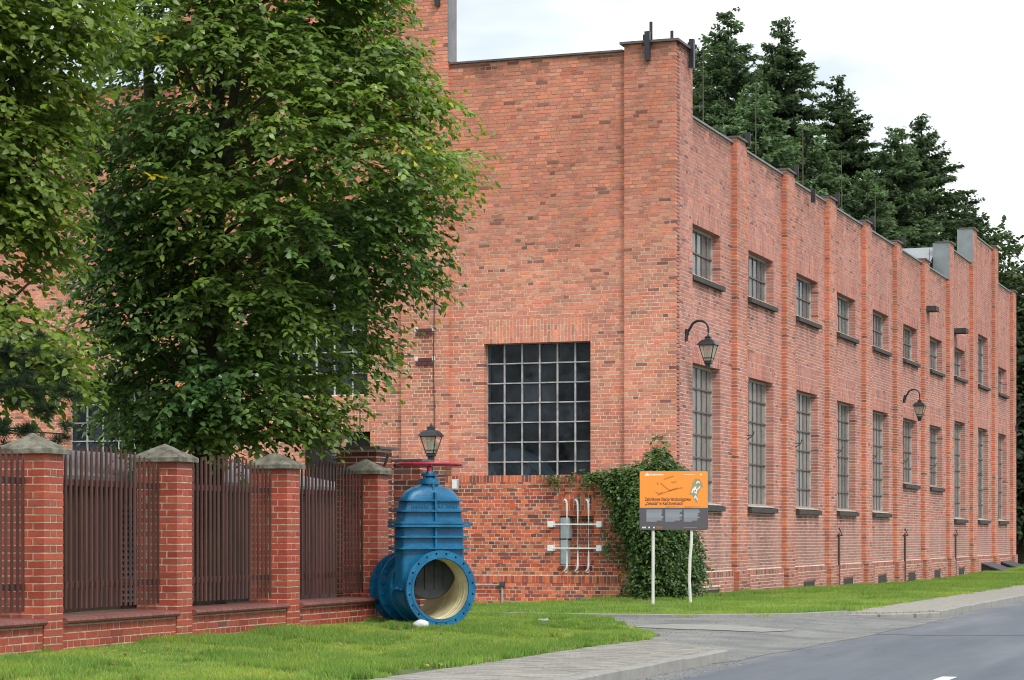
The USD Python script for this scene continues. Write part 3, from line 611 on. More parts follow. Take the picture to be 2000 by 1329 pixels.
# front wall: bays between pilasters
FPILS = [(-14.15, -13.04, 11.5), (-19.17, -18.09, 13.55), (-24.6, -23.55, 13.55), (-29.65, -28.6, 11.45)]
FWINS = [(-17.3, -14.92, 2.45, 5.38), (-22.6, -20.0, 4.37, 8.6), (-21.56, -19.94, 1.9, 3.56), (-27.45, -25.0, 2.2, 4.7)]
FLINT = [(a - 0.03, b + 0.03, d, d + 0.545) for a, b, c, d in FWINS]
fpoly = unary_union([sbox(-33, -0.5, -13.2, 11.38), sbox(-24.42, 8, -18.095, 13.5)])
for h in FWINS: fpoly = fpoly.difference(sbox(h[0] - REC, h[2], h[1] + REC, h[3] + REC))
fw = obj('wall', FF.solid(fpoly, -0.44, -REC), 'mortar_front', bld)
fit = []
for u0, u1, t in ((-18.09, -14.15, 11.34), (-23.55, -19.17, 13.5), (-28.6, -24.6, 11.34), (-33, -29.65, 11.34)):
    hs = [h for h in FWINS + FLINT if u0 - 0.5 < h[0] < u1]
    add(fit, FF, courses(u0, u1, -0.3, t, hs), FRONT_PAL, dark=0.025, soot=t)
for l in FLINT: add(fit, FF, soldiers(*l), FRONT_PAL)
def near(it):
    c = it[0].mean(0); d = np.linalg.norm(c - EYE); vis = c[0] > -18.0 and c[2] > 2.7
    return (0 if vis else 1, -np.ptp(it[0][:, 0]) > -0.2, d)
emit(fw, fit, 'brick_old', 150, near)
for k, (a, b, t) in enumerate(FPILS):
    ps = obj('pilaster', FFP.solid(sbox(a + REC, -0.5, b - REC, t), -0.3, -REC), 'mortar_front', bld); pi = []
    add(pi, FFP, courses(a, b, -0.3, t - 0.02, [], edge=0.11 if k else 0.118), FRONT_PAL, soot=t, streaks=[(-18.72, -18.45, 5.6), (-18.72, -18.45, 4.95), (-18.72, -18.45, 4.5)] if k == 1 else ())
    if k == 0:   # corner: its long side looks onto the street
        FC = Face((XP, 0, 0), (0, 1, 0), (1, 0, 0))
        obj('corner_core', FC.solid(sbox(YP + 0.06, G0, 47.1 - REC, t), -0.6, -REC), 'mortar_side', bld)
        ci = []; add(ci, FC, courses(YP + 0.13, 47.1, -0.3, t - 0.02, [], edge=0.12, deep_ends=(False, True)), SIDE_PAL, dark=0.05, soot=t)
        pi = [p for p in pi] + ci
    emit(ps, pi, 'brick_old', 150 if k == 0 else 0, near)
    m = MB()
    if k == 0: m.box(a - 0.08, b + 0.08, YP - 0.08, 47.18, t, t + 0.05)
    else: m.box(a - 0.05, b + 0.05, YP - 0.06, YW + 0.44, t, t + 0.05)
    obj('pilaster_cap', m.get(), 'coping', bld)
for a, b, t in ((-18.065, -14.2, 11.38), (-28.6, -24.45, 11.38), (-33, -29.65, 11.38)):
    m = MB(); m.box(a, b, YW - 0.06, YW + 0.48, t, t + 0.04); obj('parapet_coping', m.get(), 'coping', bld)
m = MB(); m.box(-18.088, -18.07, YP + 0.0, YW + 0.36, 11.43, 13.6); obj('flashing', m.get(), 'coping_grey', bld)
m = MB(); m.box(-18.36, -18.26, YP - 0.09, YP - 0.01, 12.62, 13.4); obj('strap', m.get(), 'black_iron', bld)

def front_window(a, b, c, d, nx, nz):
    w = xf('window', parent=bld); yg = YW + 0.21
    m = MB()
    for u in np.linspace(a, b, nx + 1): m.box(max(a, u - 0.016), min(b, u + 0.016), yg - 0.03, yg + 0.02, c, d)
    for z in np.linspace(c, d, nz + 1)[1:]: m.box(a, b, yg - 0.034, yg + 0.016, z - 0.013, min(d, z + 0.013))
    obj('frame', m.get(), 'sash_grey', w)
    for i in range(nx):
        for j in range(nz):
            u0, u1 = a + (b - a) * i / nx, a + (b - a) * (i + 1) / nx; z0, z1 = c + (d - c) * j / nz, c + (d - c) * (j + 1) / nz
            t1, t2 = R.normal(0, 0.006, 2)
            m = MB(); m.add([(u0, yg + t1, z0), (u1, yg - t1, z0 + 0), (u1, yg - t1 + t2, z1), (u0, yg + t1 + t2, z1)], [(0, 1, 2, 3)]); obj('pane', m.get(), 'pane_clear', w)
front_window(*FWINS[0], 6, 7); front_window(*FWINS[1], 6, 9); front_window(*FWINS[3], 6, 6)
a, b, c, d = FWINS[2]; m = MB(); m.box(a, b, YW + 0.2, YW + 0.24, c, d); obj('door', m.get(), 'shed_dark', bld)
m = MB()
for u in np.linspace(a, b, 5): m.box(u - 0.03, u + 0.03, YW + 0.16, YW + 0.2, c, d)
obj('door_frame', m.get(), 'hatch_brown', bld)
fl = tag(xf('machine_flywheel', (-18.05, 49.6, 2.0)), 'big pale wheel dimly seen through the lower left of the front window', 'machine')
m = MB(); v_ = trimesh.creation.torus(1.15, 0.16, 40, 10); m.add(np.array(v_.vertices)[:, [0, 2, 1]], v_.faces); obj('rim', m.get(), 'machine_grey', fl, smooth=True)
for a in np.linspace(0, math.pi, 4)[:-1]:
    m = MB(); m.tube([(-1.1 * math.cos(a), 0, -1.1 * math.sin(a)), (1.1 * math.cos(a), 0, 1.1 * math.sin(a))], 0.06, 6); obj('spoke', m.get(), 'machine_grey', fl)
m = MB(); m.tube([(0, -0.25, 0), (0, 0.25, 0)], 0.22, 14); m.box(-0.3, 0.3, -0.2, 0.2, -2.2, -0.2); obj('hub', m.get(), 'machine_grey', fl)
# brackets on the corner tower with insulator pins
for (x, y, dx, dy) in ((-13.62, YP - 0.085, 1, 0), (XP + 0.085, 46.75, 0, 1)):
    m = MB(); w = 0.055
    m.box(x - (w if dx else 0.05), x + (w if dx else 0.05), y - (0.05 if dx else w), y + (0.05 if dx else w), 11.12, 11.72)
    m.box(x - 0.09, x + 0.03, y - 0.03, y + 0.07, 11.55, 11.66); obj('bracket', m.get(), 'black_iron', bld)
for x, y, h in ((-13.6, YP + 0.1, 0.36), (-13.25, YP + 0.45, 0.22)):
    m = MB(); m.box(x - 0.03, x + 0.03, y - 0.02, y + 0.02, 11.55, 11.6 + h); obj('pin', m.get(), 'black_iron', bld)
# patched holes with soot under them
for z in (5.66, 5.03):
    p = xf('wall_patch', parent=bld)
    m = MB()
    for x0_, x1_ in ((-18.86, -18.77), (-18.46, -18.38)): m.add(*bevel_box(x0_, x1_, YP - 0.014, YP, z + 0.02, z + 0.11, 0.006))
    obj('plaster_rim', m.get(), 'plaster', p)
    for k, (du, dz, w) in enumerate(((0, 0.01, 0.15), (0.16, 0.01, 0.15), (-0.06, -0.07, 0.12), (0.08, -0.07, 0.12), (0.22, -0.07, 0.1))):
        m = MB(); m.box(-18.76 + du, -18.76 + du + w, YP - 0.03, YP, z + dz, z + dz + 0.068); obj('brick', m.get(), 'soot_brick', p)
m = MB(); m.tube([(-18.4 + 0.01 * math.sin(k), YP - 0.02, z) for k, z in enumerate(np.linspace(6.75, 3.5, 10))], 0.009, 5); obj('cable', m.get(), 'black_iron', bld)
# roofs and the closed, dark inside
m = MB(); m.box(-33, -13.6, 46.3, 97.6, 9.3, 9.5); obj('roof', m.get(), 'roof_sheet', bld)
m = MB(); m.add([(-14.95, 77.9, 9.6), (-13.62, 77.9, 9.6), (-13.62, 81.2, 11.42), (-14.95, 81.2, 11.42), (-20, 81.2, 11.42), (-20, 77.9, 9.6), (-13.62, 97, 11.3), (-20, 97, 11.3), (-13.62, 81.2, 9.4), (-13.62, 97, 9.4)], [(0, 1, 2, 3), (5, 0, 3, 4), (4, 3, 2, 2), (4, 2, 6, 7), (8, 9, 6, 2)]); obj('roof', m.get(), 'roof_sheet', bld)
m = MB(); m.box(-33, -32.7, 46.3, 97.6, -0.5, 9.3); m.box(-32.7, -13.6, 97.2, 97.6, -0.5, 10.5); m.box(-32.7, -13.65, 54.0, 54.2, -0.3, 9.3); obj('inner_wall', m.get(), 'interior', bld)
m = MB(); m.box(-33, -13.3, 97.6, 97.75, -0.4, 11.3); obj('end_wall', m.get(), 'mortar_side', bld)

# ------------------------------------------------------------------ low wall in front of the building, with its niche and pipes
low = tag(xf('brick_yard_wall'), 'low patchy orange red brick wall with a niche under the big window', 'wall')
YL = 44.4; FL = Face((0, YL, 0), (1, 0, 0), (0, -1, 0))
NICHE = (-15.09, -14.36, 0.70, 1.70)
lp = unary_union([sbox(-19.3, -0.4, -13.56, 2.535), sbox(-19.3, 2.0, -17.61, 2.79)]).difference(sbox(NICHE[0] - REC, NICHE[2], NICHE[1] + REC, NICHE[3]))
lw = obj('wall', FL.solid(lp, -0.38, -REC), 'mortar_low', low)
li = []
LS = [(-17.6, -13.55, 2.40, 2.54), (-15.12, -14.32, 1.82, 2.15), (-17.6, -13.55, 0.34, 0.48), (NICHE[0], NICHE[1], 0.62, 0.70)]
add(li, FL, courses(-17.6, -13.55, -0.3, 2.40, [NICHE] + LS[1:3] + [LS[3]], swap=0.12, mode='head', hole_edge=0.25, edge=0.25), LOW_PAL, dark=0.06, jut=0.003)
add(li, FL, courses(-19.3, -17.6, -0.3, 2.8, [], swap=0.2, edge=0.37), PIER_PAL, dark=0.2)
for l in LS[:3]: add(li, FL, soldiers(*l, split=l[3] - l[2] > 0.2), LOW_PAL, n0=0.006 if l[2] == 0.34 else 0.002)
add(li, FL, [(u, u + 0.068, 0.62, 0.69, 0.2, False) for u in np.arange(NICHE[0], NICHE[1] - 0.03, 0.078)], PIER_PAL, dark=0.3, n0=0.03)
for u in np.arange(NICHE[0] + 0.02, NICHE[1] - 0.05, 0.15): add(li, FL, [(u, u + 0.13, 1.715, 1.81, 0.2, False)], LOW_PAL * 0.8, n0=0.012)
# back of the niche
FN = Face((0, YL + 0.2, 0), (1, 0, 0), (0, -1, 0))
add(li, FN, courses(NICHE[0], NICHE[1], 0.62, 1.8, [], mode='head'), LOW_PAL * 0.8, dark=0.2)
m = MB(); m.box(NICHE[0] - 0.05, NICHE[1] + 0.05, YL + 0.207, YL + 0.26, 0.5, 1.9); obj('niche_back', m.get(), 'mortar_low', low)
emit(lw, li, 'brick_old', 300, lambda it: (it[0][:, 0].mean() < -17.0, it[0][:, 2].mean() < 0.15, -np.ptp(it[0][:, 0]) * np.ptp(it[0][:, 2])))
# its end turns back to the corner of the building
FR_ = Face((-13.55, YL, 0), (0.36, 0.933, 0), (0.933, -0.36, 0)); ri = []
add(ri, FR_, courses(0, 1.45, -0.3, 2.5, [], mode='head'), LOW_PAL, dark=0.1)
rw = obj('wall_return', FR_.solid(sbox(0, -0.4, 1.45, 2.54), -0.3, -REC), 'mortar_low', low); emit(rw, ri, 'brick_old', 0)

gr = tag(xf('pipe_grille'), 'white pipe grille of three upright and two level pipes before the wall niche', 'grille')
yg = YL - 0.13
for k, u in enumerate((-14.89, -14.66, -14.43)):
    m = MB(); m.tube([(u - 0.06, YL, 2.02), (u - 0.05, yg + 0.02, 2.03), (u - 0.01, yg, 2.0), (u, yg, 1.93), (u, yg, 0.70), (u - 0.01, yg, 0.63), (u - 0.05, yg + 0.02, 0.59), (u - 0.07, YL, 0.60)], 0.021, 8); obj('upright_pipe', m.get(), 'white_paint', gr, smooth=50)
    for z in (2.02, 0.60):
        m = MB(); m.lathe([(0, 0.012), (0.05, 0.012), (0.055, 0.0)], (0, 0, 0), 14, 'y'); v, f = m.get(); obj('wall_flange', (v + np.array([u - 0.062, YL - 0.013, z]), f), 'white_paint', gr)
for z in (1.53, 1.045):
    m = MB(); m.tube([(-15.24, yg - 0.03, z), (-14.2, yg - 0.03, z)], 0.014, 8); obj('level_pipe', m.get(), 'white_paint', gr)
    for u in (-15.24, -14.2):
        obj('anchor_plate', bevel_box(u - 0.06, u + 0.06, yg - 0.05, YL - 0.002, z - 0.06, z + 0.06, 0.012), 'white_paint', gr)
bx = tag(xf('meter_box'), 'taller grey meter box in the upper left of the wall niche', 'box'); obj('casing', bevel_box(-15.08, -14.88, YL + 0.0, YL + 0.19, 1.24, 1.67, 0.012), 'grey_box', bx)
m = MB(); m.box(-15.07, -14.89, YL - 0.006, YL, 1.25, 1.66); obj('lid', m.get(), 'grey_box', bx)
bx = tag(xf('meter_box'), 'narrow grey meter box below another in the wall niche', 'box'); obj('casing', bevel_box(-15.08, -14.92, YL + 0.005, YL + 0.19, 0.71, 1.22, 0.012), 'grey_box', bx)
m = MB(); m.box(-15.07, -14.93, YL - 0.001, YL + 0.005, 0.72, 1.21); obj('lid', m.get(), 'grey_box', bx)
wl = tag(xf('wall_light'), 'small pale grey box light on the wall beside the valve wheel', 'light')
obj('housing', bevel_box(-17.42, -17.28, YL - 0.1, YL - 0.001, 2.24, 2.47, 0.015), 'grey_box', wl); obj('diffuser', bevel_box(-17.4, -17.3, YL - 0.112, YL - 0.098, 2.27, 2.44, 0.005), 'white_paint', wl)
cd = tag(xf('conduit_pipe'), 'thin grey conduit with a junction box low on the brick wall', 'pipe')
m = MB(); m.tube([(-17.6, YL - 0.03, 0.28), (-16.36, YL - 0.03, 0.29)], 0.014, 6); obj('level_run', m.get(), 'grey_box', cd)
m = MB(); m.tube([(-16.32, YL - 0.04, 0.28), (-16.32, YL - 0.04, -0.2)], 0.022, 8); obj('upright_run', m.get(), 'grey_box', cd)
obj('junction_box', bevel_box(-16.37, -16.27, YL - 0.09, YL - 0.001, 0.25, 0.36, 0.01), 'hatch_slate', cd)

# ------------------------------------------------------------------ old gate pier behind the fence end
pier = tag(xf('gate_pier'), 'old dark mottled brick gate pier with a metal cap behind the fence end', 'pier')
px0, px1, py0, py1, pz = -13.35, -12.74, 29.55, 30.1, 2.52
core = MB(); core.box(px0 + REC, px1 - REC, py0 + REC, py1 - REC, 0.0, pz); pc = obj('shaft', core.get(), 'mortar_low', pier); pi = []
def ring(dst, x0, x1, y0, y1, z0, z1, pal, edge_z0, sides=4, **kw):
    """A square pier laid up brick by brick, corners lapping in turn."""
    fs = [Face((0, y0, 0), (1, 0, 0), (0, -1, 0)), Face((x1, 0, 0), (0, 1, 0), (1, 0, 0)), Face((0, y1, 0), (1, 0, 0), (0, 1, 0)), Face((x0, 0, 0), (0, 1, 0), (-1, 0, 0))]
    z, r = z0, 0
    while z + C_H <= z1 + 0.01:
        for k in range(sides):
            a, b = ((x0, x1) if k % 2 == 0 else (y0, y1)); lap = (r + k) % 2
            if not lap: a, b = a + H_L + JT, b - H_L - JT      # the neighbour's bricks run through
            L = b - a; n = max(1, round(L / 0.26)) if lap or L > 0.2 else 1
            e = np.linspace(a, b, n + 1)
            if n > 1 and r % 4 > 1: e[1:-1] += 0.065
            bl = [(p + (0 if i == 0 else JT / 2), q - (0 if i == n - 1 else JT / 2), z + JT / 2, z + C_H - JT / 2, H_L, False) for i, (p, q) in enumerate(zip(e, e[1:]))]
            add(dst, fs[k], bl, pal, jut=0.0008, **kw)
        z += C_H; r += 1
ring(pi, px0, px1, py0, py1, 0.1, pz, PIER_PAL, 0, dark=0.2); emit(pc, pi, 'brick_old', 300)
cm = MB(); cm.box(px0 - 0.09, px1 + 0.09, py0 - 0.09, py1 + 0.09, pz, pz + 0.035); obj('cap', cm.get(), 'coping', pier)
core = MB(); core.box(px1 + 0.03, px1 + 0.42, py1 + 0.02, py1 + 0.4, 0.0, 2.36); pw = obj('wing', core.get(), 'mortar_low', pier); pi = []
ring(pi, px1 + 0.025, px1 + 0.425, py1 + 0.013, py1 + 0.407, 0.1, 2.36, PIER_PAL, 0, dark=0.2); emit(pw, pi, 'brick_old', 300)
cm = MB(); cm.box(px1 - 0.02, px1 + 0.47, py1 - 0.03, py1 + 0.45, 2.36, 2.39); obj('wing_cap', cm.get(), 'coping', pier)
m = MB(); m.tube([(px1 + 0.1, py0 - 0.02, 2.2), (px1 + 0.2, py0 - 0.05, 2.45)], 0.02, 5); obj('hinge_strap', m.get(), 'rust_iron', pier)

# ------------------------------------------------------------------ fence: pillars, dwarf walls, picket panels
PY = [20.49, 23.28, 26.12, 28.94]; XF = -12.3; PWX, PWY, PT = 0.51, 0.37, 2.14
wh = ['leftmost brick fence pillar with a grey mossy pyramid cap', 'brick fence pillar with the palest stone cap, second from the left', 'brick fence pillar with a grey pyramid cap beneath the tree crown', 'brick fence pillar nearest the blue valve, lowest looking stone cap']
for k, yf in enumerate(PY):
    p = tag(xf('fence_pillar'), wh[k], 'pillar'); x0, x1, y0, y1 = XF - PWX, XF, yf - PWY, yf
    m = MB(); m.box(x0 + REC, x1 - REC, y0 + REC, y1 - REC, 0.0, PT); s_ = obj('shaft', m.get(), 'mortar_fence', p)
    it = []; ring(it, x0, x1, y0, y1, 0.142, PT, FENCE_PAL, 0, dark=0.0); emit(s_, it, 'brick_new', 300)
    cx, cy = (x0 + x1) / 2, (y0 + y1) / 2; a, b = PWX / 2 + 0.055, PWY / 2 + 0.055
    sub = 6; cap = MB(); v = []
    n = 8
    P = []
    for i in range(n + 1):
        for j in range(n + 1):
            u, w = i / n * 2 - 1, j / n * 2 - 1; h = 1 - max(abs(u), abs(w))
            P.append((cx + u * a, cy + w * b, PT + 0.05 + 0.165 * h))
    P = np.array(P); P[:, 2] += 0.018 * (meshkit.noise(P * 14, k) - 0.5); P[:, :2] += 0.012 * (np.stack([meshkit.noise(P * 9, 5 + k), meshkit.noise(P * 9, 9 + k)], -1) - 0.5)
    q = [(i * (n + 1) + j, (i + 1) * (n + 1) + j, (i + 1) * (n + 1) + j + 1, i * (n + 1) + j + 1) for i in range(n) for j in range(n)]
    cap.add(P, q)
    rim = [i * (n + 1) for i in range(n)] + [n * (n + 1) + j for j in range(n)] + [i * (n + 1) + n for i in range(n, 0, -1)] + [j for j in range(n, 0, -1)]
    rim = [i * (n + 1) for i in range(n + 1)] + [n * (n + 1) + j for j in range(1, n + 1)] + [i * (n + 1) + n for i in range(n - 1, -1, -1)] + [j for j in range(n - 1, 0, -1)]
    lo = P[rim] * [1, 1, 0] + [0, 0, PT + 0.002]; L = len(rim)
    cap.add(np.vstack([P[rim], lo]), [(i, (i + 1) % L, L + (i + 1) % L, L + i) for i in range(L)])
    cap.add(np.vstack([lo, [(cx, cy, PT + 0.002)]]), [(i, (i + 1) % L, L) for i in range(L)])
    obj('cap', cap.get(), 'cap_stone', p)

seg = [(17.69, PY[0] - PWY)] + [(PY[k], PY[k + 1] - PWY) for k in range(3)]
lab_w = ['dwarf brick wall under the picket panel at the left edge', 'dwarf brick wall under the widest picket panel', 'dwarf brick wall under the picket panel in front of the tree trunk', 'dwarf brick wall running up to the blue valve']
lab_p = ['dark brown picket panel cut off by the left edge', 'dark brown picket panel with the widest arch, before the shed', 'dark brown picket panel in front of the tree trunk', 'narrow looking dark brown picket panel next to the blue valve']
for k, (y0, y1) in enumerate(seg):
    w = tag(xf('fence_wall'), lab_w[k], 'wall'); FW_ = Face((XF - 0.012, 0, 0), (0, 1, 0), (1, 0, 0)); it = []
    b0 = obj('core', FW_.solid(sbox(y0 + 0.002, 0.0, y1 - 0.002, 0.41), -0.3, -REC), 'mortar_fence', w)
    add(it, FW_, courses(y0 + 0.004, y1 - 0.004, 0.02, 0.40, [], swap=0.08, edge_z0=0.015), FENCE_PAL * 0.92, dark=0.02)
    if k == 0: it = [i for i in it if i[0][:, 1].mean() > 18.9]
    emit(b0, it, 'brick_new', 300)
    n = int((y1 - y0) / 0.125); e = np.linspace(y0 + 0.004, y1 - 0.004, n + 1)
    pr = [(XF - 0.42, 0.413), (XF - 0.012 + 0.03, 0.413), (XF + 0.045, 0.425), (XF + 0.055, 0.445), (XF + 0.045, 0.466), (XF + 0.02, 0.478), (XF - 0.42, 0.492)]
    for a, b in zip(e, e[1:]):
        if k == 0 and b < 18.9: continue
        m = MB(); np_ = len(pr); v = [(x, yy, z) for yy in (a, b - 0.007) for x, z in pr]
        m.add(v, [(i, (i + 1) % np_, np_ + (i + 1) % np_, np_ + i) for i in range(np_)]); m.add(v, [(0, i, i + 1) for i in range(1, np_ - 1)]); m.add(v, [(np_, np_ + i + 1, np_ + i) for i in range(1, np_ - 1)])
        obj('coping_brick', m.get(), 'brick_new', w, lin(128, 80, 74) * R.uniform(0.75, 1.0))
    pn = tag(xf('picket_panel'), lab_p[k], 'fence panel'); xc = XF - 0.22; n = 23
    for i in range(n):
        y = y0 + 0.07 + (y1 - y0 - 0.14) * i / (n - 1)
        if k == 0 and y < 18.9: continue
        t = (i - (n - 1) / 2) / ((n - 1) / 2); top = 2.12 + 0.15 * math.cos(t * math.pi / 2) + R.normal(0, 0.004); bot = 0.555; hw = 0.017
        xo = xc + 0.02 + R.normal(0, 0.002); dy = R.normal(0, 0.003)
        m = MB(); v = [(x, yy + (dy if z > 1.8 else 0), z) for x in (xo - 0.009, xo + 0.009) for yy, z in ((y - hw, bot), (y + hw, bot), (y + hw, top - 0.09), (y, top), (y - hw, top - 0.09))]
        m.add(v, [(i_, (i_ + 1) % 5, 5 + (i_ + 1) % 5, 5 + i_) for i_ in range(5)]); m.add(v, [(0, 2, 1), (0, 3, 2), (0, 4, 3), (5, 6, 7), (5, 7, 8), (5, 8, 9)])
        obj('picket', m.get(), 'picket_wood', pn, lin(86, 54, 47, 0.9) * R.uniform(0.72, 1.2) * np.array([1, R.uniform(0.94, 1.06), R.uniform(0.92, 1.08)]))
    for z in (0.80, 1.87):
        ys = (max(y0, 18.9) if k == 0 else y0 - 0.0) + 0.004
        obj('rail', bevel_box(xc - 0.03, xc + 0.01, ys, y1 - 0.004, z - 0.035, z + 0.035, 0.006), 'picket_paint', pn)

# shed behind the fence
sh = tag(xf('store_shed'), 'long low brown timber shed with a grey roof behind the fence', 'shed')
SX = -14.95
for i, y in enumerate(np.arange(24.2, 34.0, 0.18)):
    m = MB(); m.box(SX - 0.03 - 0.008 * (i % 2), SX - 0.008 * (i % 2), y + 0.004, y + 0.176, 0.05, 2.0); obj('board', m.get(), 'shed_brown', sh)
m = MB(); m.box(SX - 2.5, SX - 0.05, 24.2, 34.0, 0.05, 1.98); obj('body', m.get(), 'shed_dark', sh)
m = MB(); v = [(SX + 0.15, 24.0, 2.0), (SX + 0.15, 34.2, 2.0), (SX - 2.6, 34.2, 2.5), (SX - 2.6, 24.0, 2.5)]; m.add(v + [(a, b, c + 0.06) for a, b, c in v], [(0, 1, 2, 3), (7, 6, 5, 4), (0, 4, 5, 1), (1, 5, 6, 2), (2, 6, 7, 3), (3, 7, 4, 0)]); obj('roof', m.get(), 'shed_roof', sh)
lv = xf('louvre_door', parent=sh)
for z in np.arange(0.5, 1.75, 0.075):
    m = MB(); m.add([(SX + 0.005, 26.3, z), (SX + 0.005, 27.5, z), (SX + 0.05, 27.5, z - 0.05), (SX + 0.05, 26.3, z - 0.05)], [(0, 1, 2, 3)]); obj('slat', m.get(), 'hatch_slate', lv)

# ------------------------------------------------------------------ gate valve
VA = math.atan2(0.742, 0.667)                     # the bore points this far to the right of -y
vl = tag(xf('gate_valve', (*ray(862, 1150, 30.15)[:2], 0.10), VA), 'big blue cast iron gate valve with a red handwheel set on the lawn', 'valve')
def ringed(r0, r1, y0, y1, n_h, rh, hr, k=48):
    import manifold3d as m3
    o = m3.Manifold.cylinder(y1 - y0, r1, r1, k) - m3.Manifold.cylinder(y1 - y0 + 0.2, r0, r0, k).translate((0, 0, -0.1))
    for i in range(n_h):
        a = 2 * math.pi * (i + 0.5) / n_h
        o = o - m3.Manifold.cylinder(1.0, hr, hr, 10).translate((rh * math.cos(a), rh * math.sin(a), -0.5))
    t = o.to_mesh(); v = np.array(t.vert_properties[:, :3])[:, [0, 2, 1]]; v[:, 1] += y0
    return v + np.array([0, 0, ZC]), np.array(t.tri_verts)[:, ::-1]
ZC = 0.515
nearf = obj('near_flange', ringed(0.40, 0.505, 0.0, 0.05, 20, 0.463, 0.015), 'valve_blue', vl, smooth=40)
m = MB(); m.lathe([(0.402, -0.008), (0.437, -0.008), (0.437, 0.002)], (0, 0, ZC), 48, 'y'); v, f = m.get(); v[:, 1] = np.where(np.abs(v[:, 1] + 0.0) > 0.005, -0.008, 0.002); obj('sealing_face', (v, f), 'valve_blue', nearf)
obj('body_flange', ringed(0.40, 0.49, 0.52, 0.56, 20, 0.455, 0.014), 'valve_blue', vl, smooth=40)
bf = obj('spool_flange', ringed(0.40, 0.50, 0.86, 0.905, 20, 0.458, 0.012), 'valve_blue', vl, smooth=40)
obj('far_flange', ringed(0.40, 0.49, 1.14, 1.185, 20, 0.455, 0.015), 'valve_blue', vl, smooth=40)
m = MB()
for i in range(20):
    a = 2 * math.pi * (i + 0.5) / 20; c = (0.458 * math.cos(a), 0, ZC + 0.458 * math.sin(a))
    m.tube([(c[0], 0.83, c[2]), (c[0], 0.94, c[2])], 0.022, 6)
obj('bolts', m.get(), 'valve_blue', bf)
def pipe_y(ro, ri, y0, y1, k=48):
    m = MB(); g = np.arange(k) * 2 * math.pi / k
    for r in (ro, ri):
        v = np.array([(r * math.cos(a), y, ZC + r * math.sin(a)) for y in (y0, y1) for a in g]); q = np.array([(i, (i + 1) % k, k + (i + 1) % k, k + i) for i in range(k)])
        m.add(v, q if r == ro else q[:, ::-1])
    return m.get()
obj('neck', pipe_y(0.425, 0.405, 0.03, 1.16), 'valve_blue', vl, smooth=40)
m = MB(); g = np.arange(48) * 2 * math.pi / 48
obj('lining', pipe_y(0.4045, 0.3965, 0.004, 1.18), 'valve_cream', vl, smooth=40)
for y in (0.1, 0.18, 0.24, 0.62, 0.75, 0.9):
    m = MB(); m.lathe([(0.397, 0), (0.390, 0.006), (0.397, 0.012)], (0, 0, 0), 40); v, f = m.get(); obj('lining_ridge', (np.stack([v[:, 0], v[:, 2] + y, v[:, 1] + ZC], -1), f), 'valve_cream', vl)
def loft(secs, k=40):
    """secs: (z, half width, half depth, squareness)."""
    m = MB(); g = np.arange(k) * 2 * math.pi / k; V = []
    for z, a, b, e in secs:
        c, s_ = np.cos(g), np.sin(g); V.append(np.stack([a * np.sign(c) * np.abs(c) ** e, YB + b * np.sign(s_) * np.abs(s_) ** e, np.full(k, z)], -1))
    n = len(secs); V.append(np.array([[0, YB, secs[0][0]], [0, YB, secs[-1][0]]])); v = np.vstack(V)
    q = np.array([(i * k + j, i * k + (j + 1) % k, (i + 1) * k + (j + 1) % k, (i + 1) * k + j) for i in range(n - 1) for j in range(k)])
    m.add(v, q); m.add(v, [(n * k, (j + 1) % k, j) for j in range(k)] + [(n * k + 1, (n - 1) * k + j, (n - 1) * k + (j + 1) % k) for j in range(k)])
    return m.get()
YB = 0.36
sq = 0.35
lower = [(0.62 + 0.0, 0.452, 0.165, sq), (0.9, 0.455, 0.17, sq), (1.34, 0.452, 0.17, sq)]
cyl = []
# round belly below, straight shoulders above
import manifold3d as m3
belly = m3.Manifold.cylinder(0.33, 0.456, 0.456, 56) - m3.Manifold.cylinder(0.6, 0.40, 0.40, 56).translate((0, 0, -0.1))
t_ = belly.to_mesh(); v = np.array(t_.vert_properties[:, :3])[:, [0, 2, 1]] + np.array([0, 0.195, ZC]); obj('belly', (v, np.array(t_.tri_verts)[:, ::-1]), 'valve_blue', vl, smooth=40)
mm = trimesh.Trimesh(*loft([(ZC, 0.455, 0.165, sq), (0.9, 0.455, 0.168, sq), (1.405, 0.455, 0.168, sq)]), process=True)
V_, F_ = trimesh.Trimesh(np.array(mm.vertices), np.vstack([mm.faces]), process=True).vertices, mm.faces
try:
    trimesh.repair.fix_normals(mm)
    M1 = m3.Manifold(m3.Mesh(np.array(mm.vertices, np.float32), np.array(mm.faces, np.uint32)))
    M1 = M1 - m3.Manifold.cylinder(2.0, 0.402, 0.402, 56).rotate((90, 0, 0)).translate((0, 1.3, ZC))
    t_ = M1.to_mesh(); bodym = (np.array(t_.vert_properties[:, :3]), np.array(t_.tri_verts))
except Exception:
    bodym = (np.array(mm.vertices), np.array(mm.faces))
obj('body', bodym, 'valve_blue', vl, smooth=40)
for z, a, b, h in ((1.035, 0.515, 0.235, 0.022), (1.185, 0.515, 0.235, 0.022), (1.325, 0.53, 0.265, 0.032), (1.368, 0.53, 0.265, 0.032), (1.525, 0.50, 0.225, 0.02), (1.665, 0.43, 0.205, 0.02)):
    obj('rib', loft([(z, a, b, 0.3), (z + h, a, b, 0.3)]), 'valve_blue', vl, smooth=40)
arc = [(1.40, 0.445, 0.165, sq), (1.52, 0.43, 0.162, sq), (1.66, 0.40, 0.155, sq)] + [(1.66 + 0.225 * math.sin(t), 0.40 * max(0.24, math.cos(t) ** 0.8), 0.155 * max(0.55, math.cos(t) ** 0.6), sq + 0.4 * t) for t in np.linspace(0.2, 1.5, 8)]
obj('bonnet', loft(arc), 'valve_blue', vl, smooth=40)
m = MB()
for z0, z1, y0 in ((0.98, 1.34, 0.15), (1.38, 1.68, 0.155)): m.box(-0.014, 0.014, y0, YB, z0, z1)
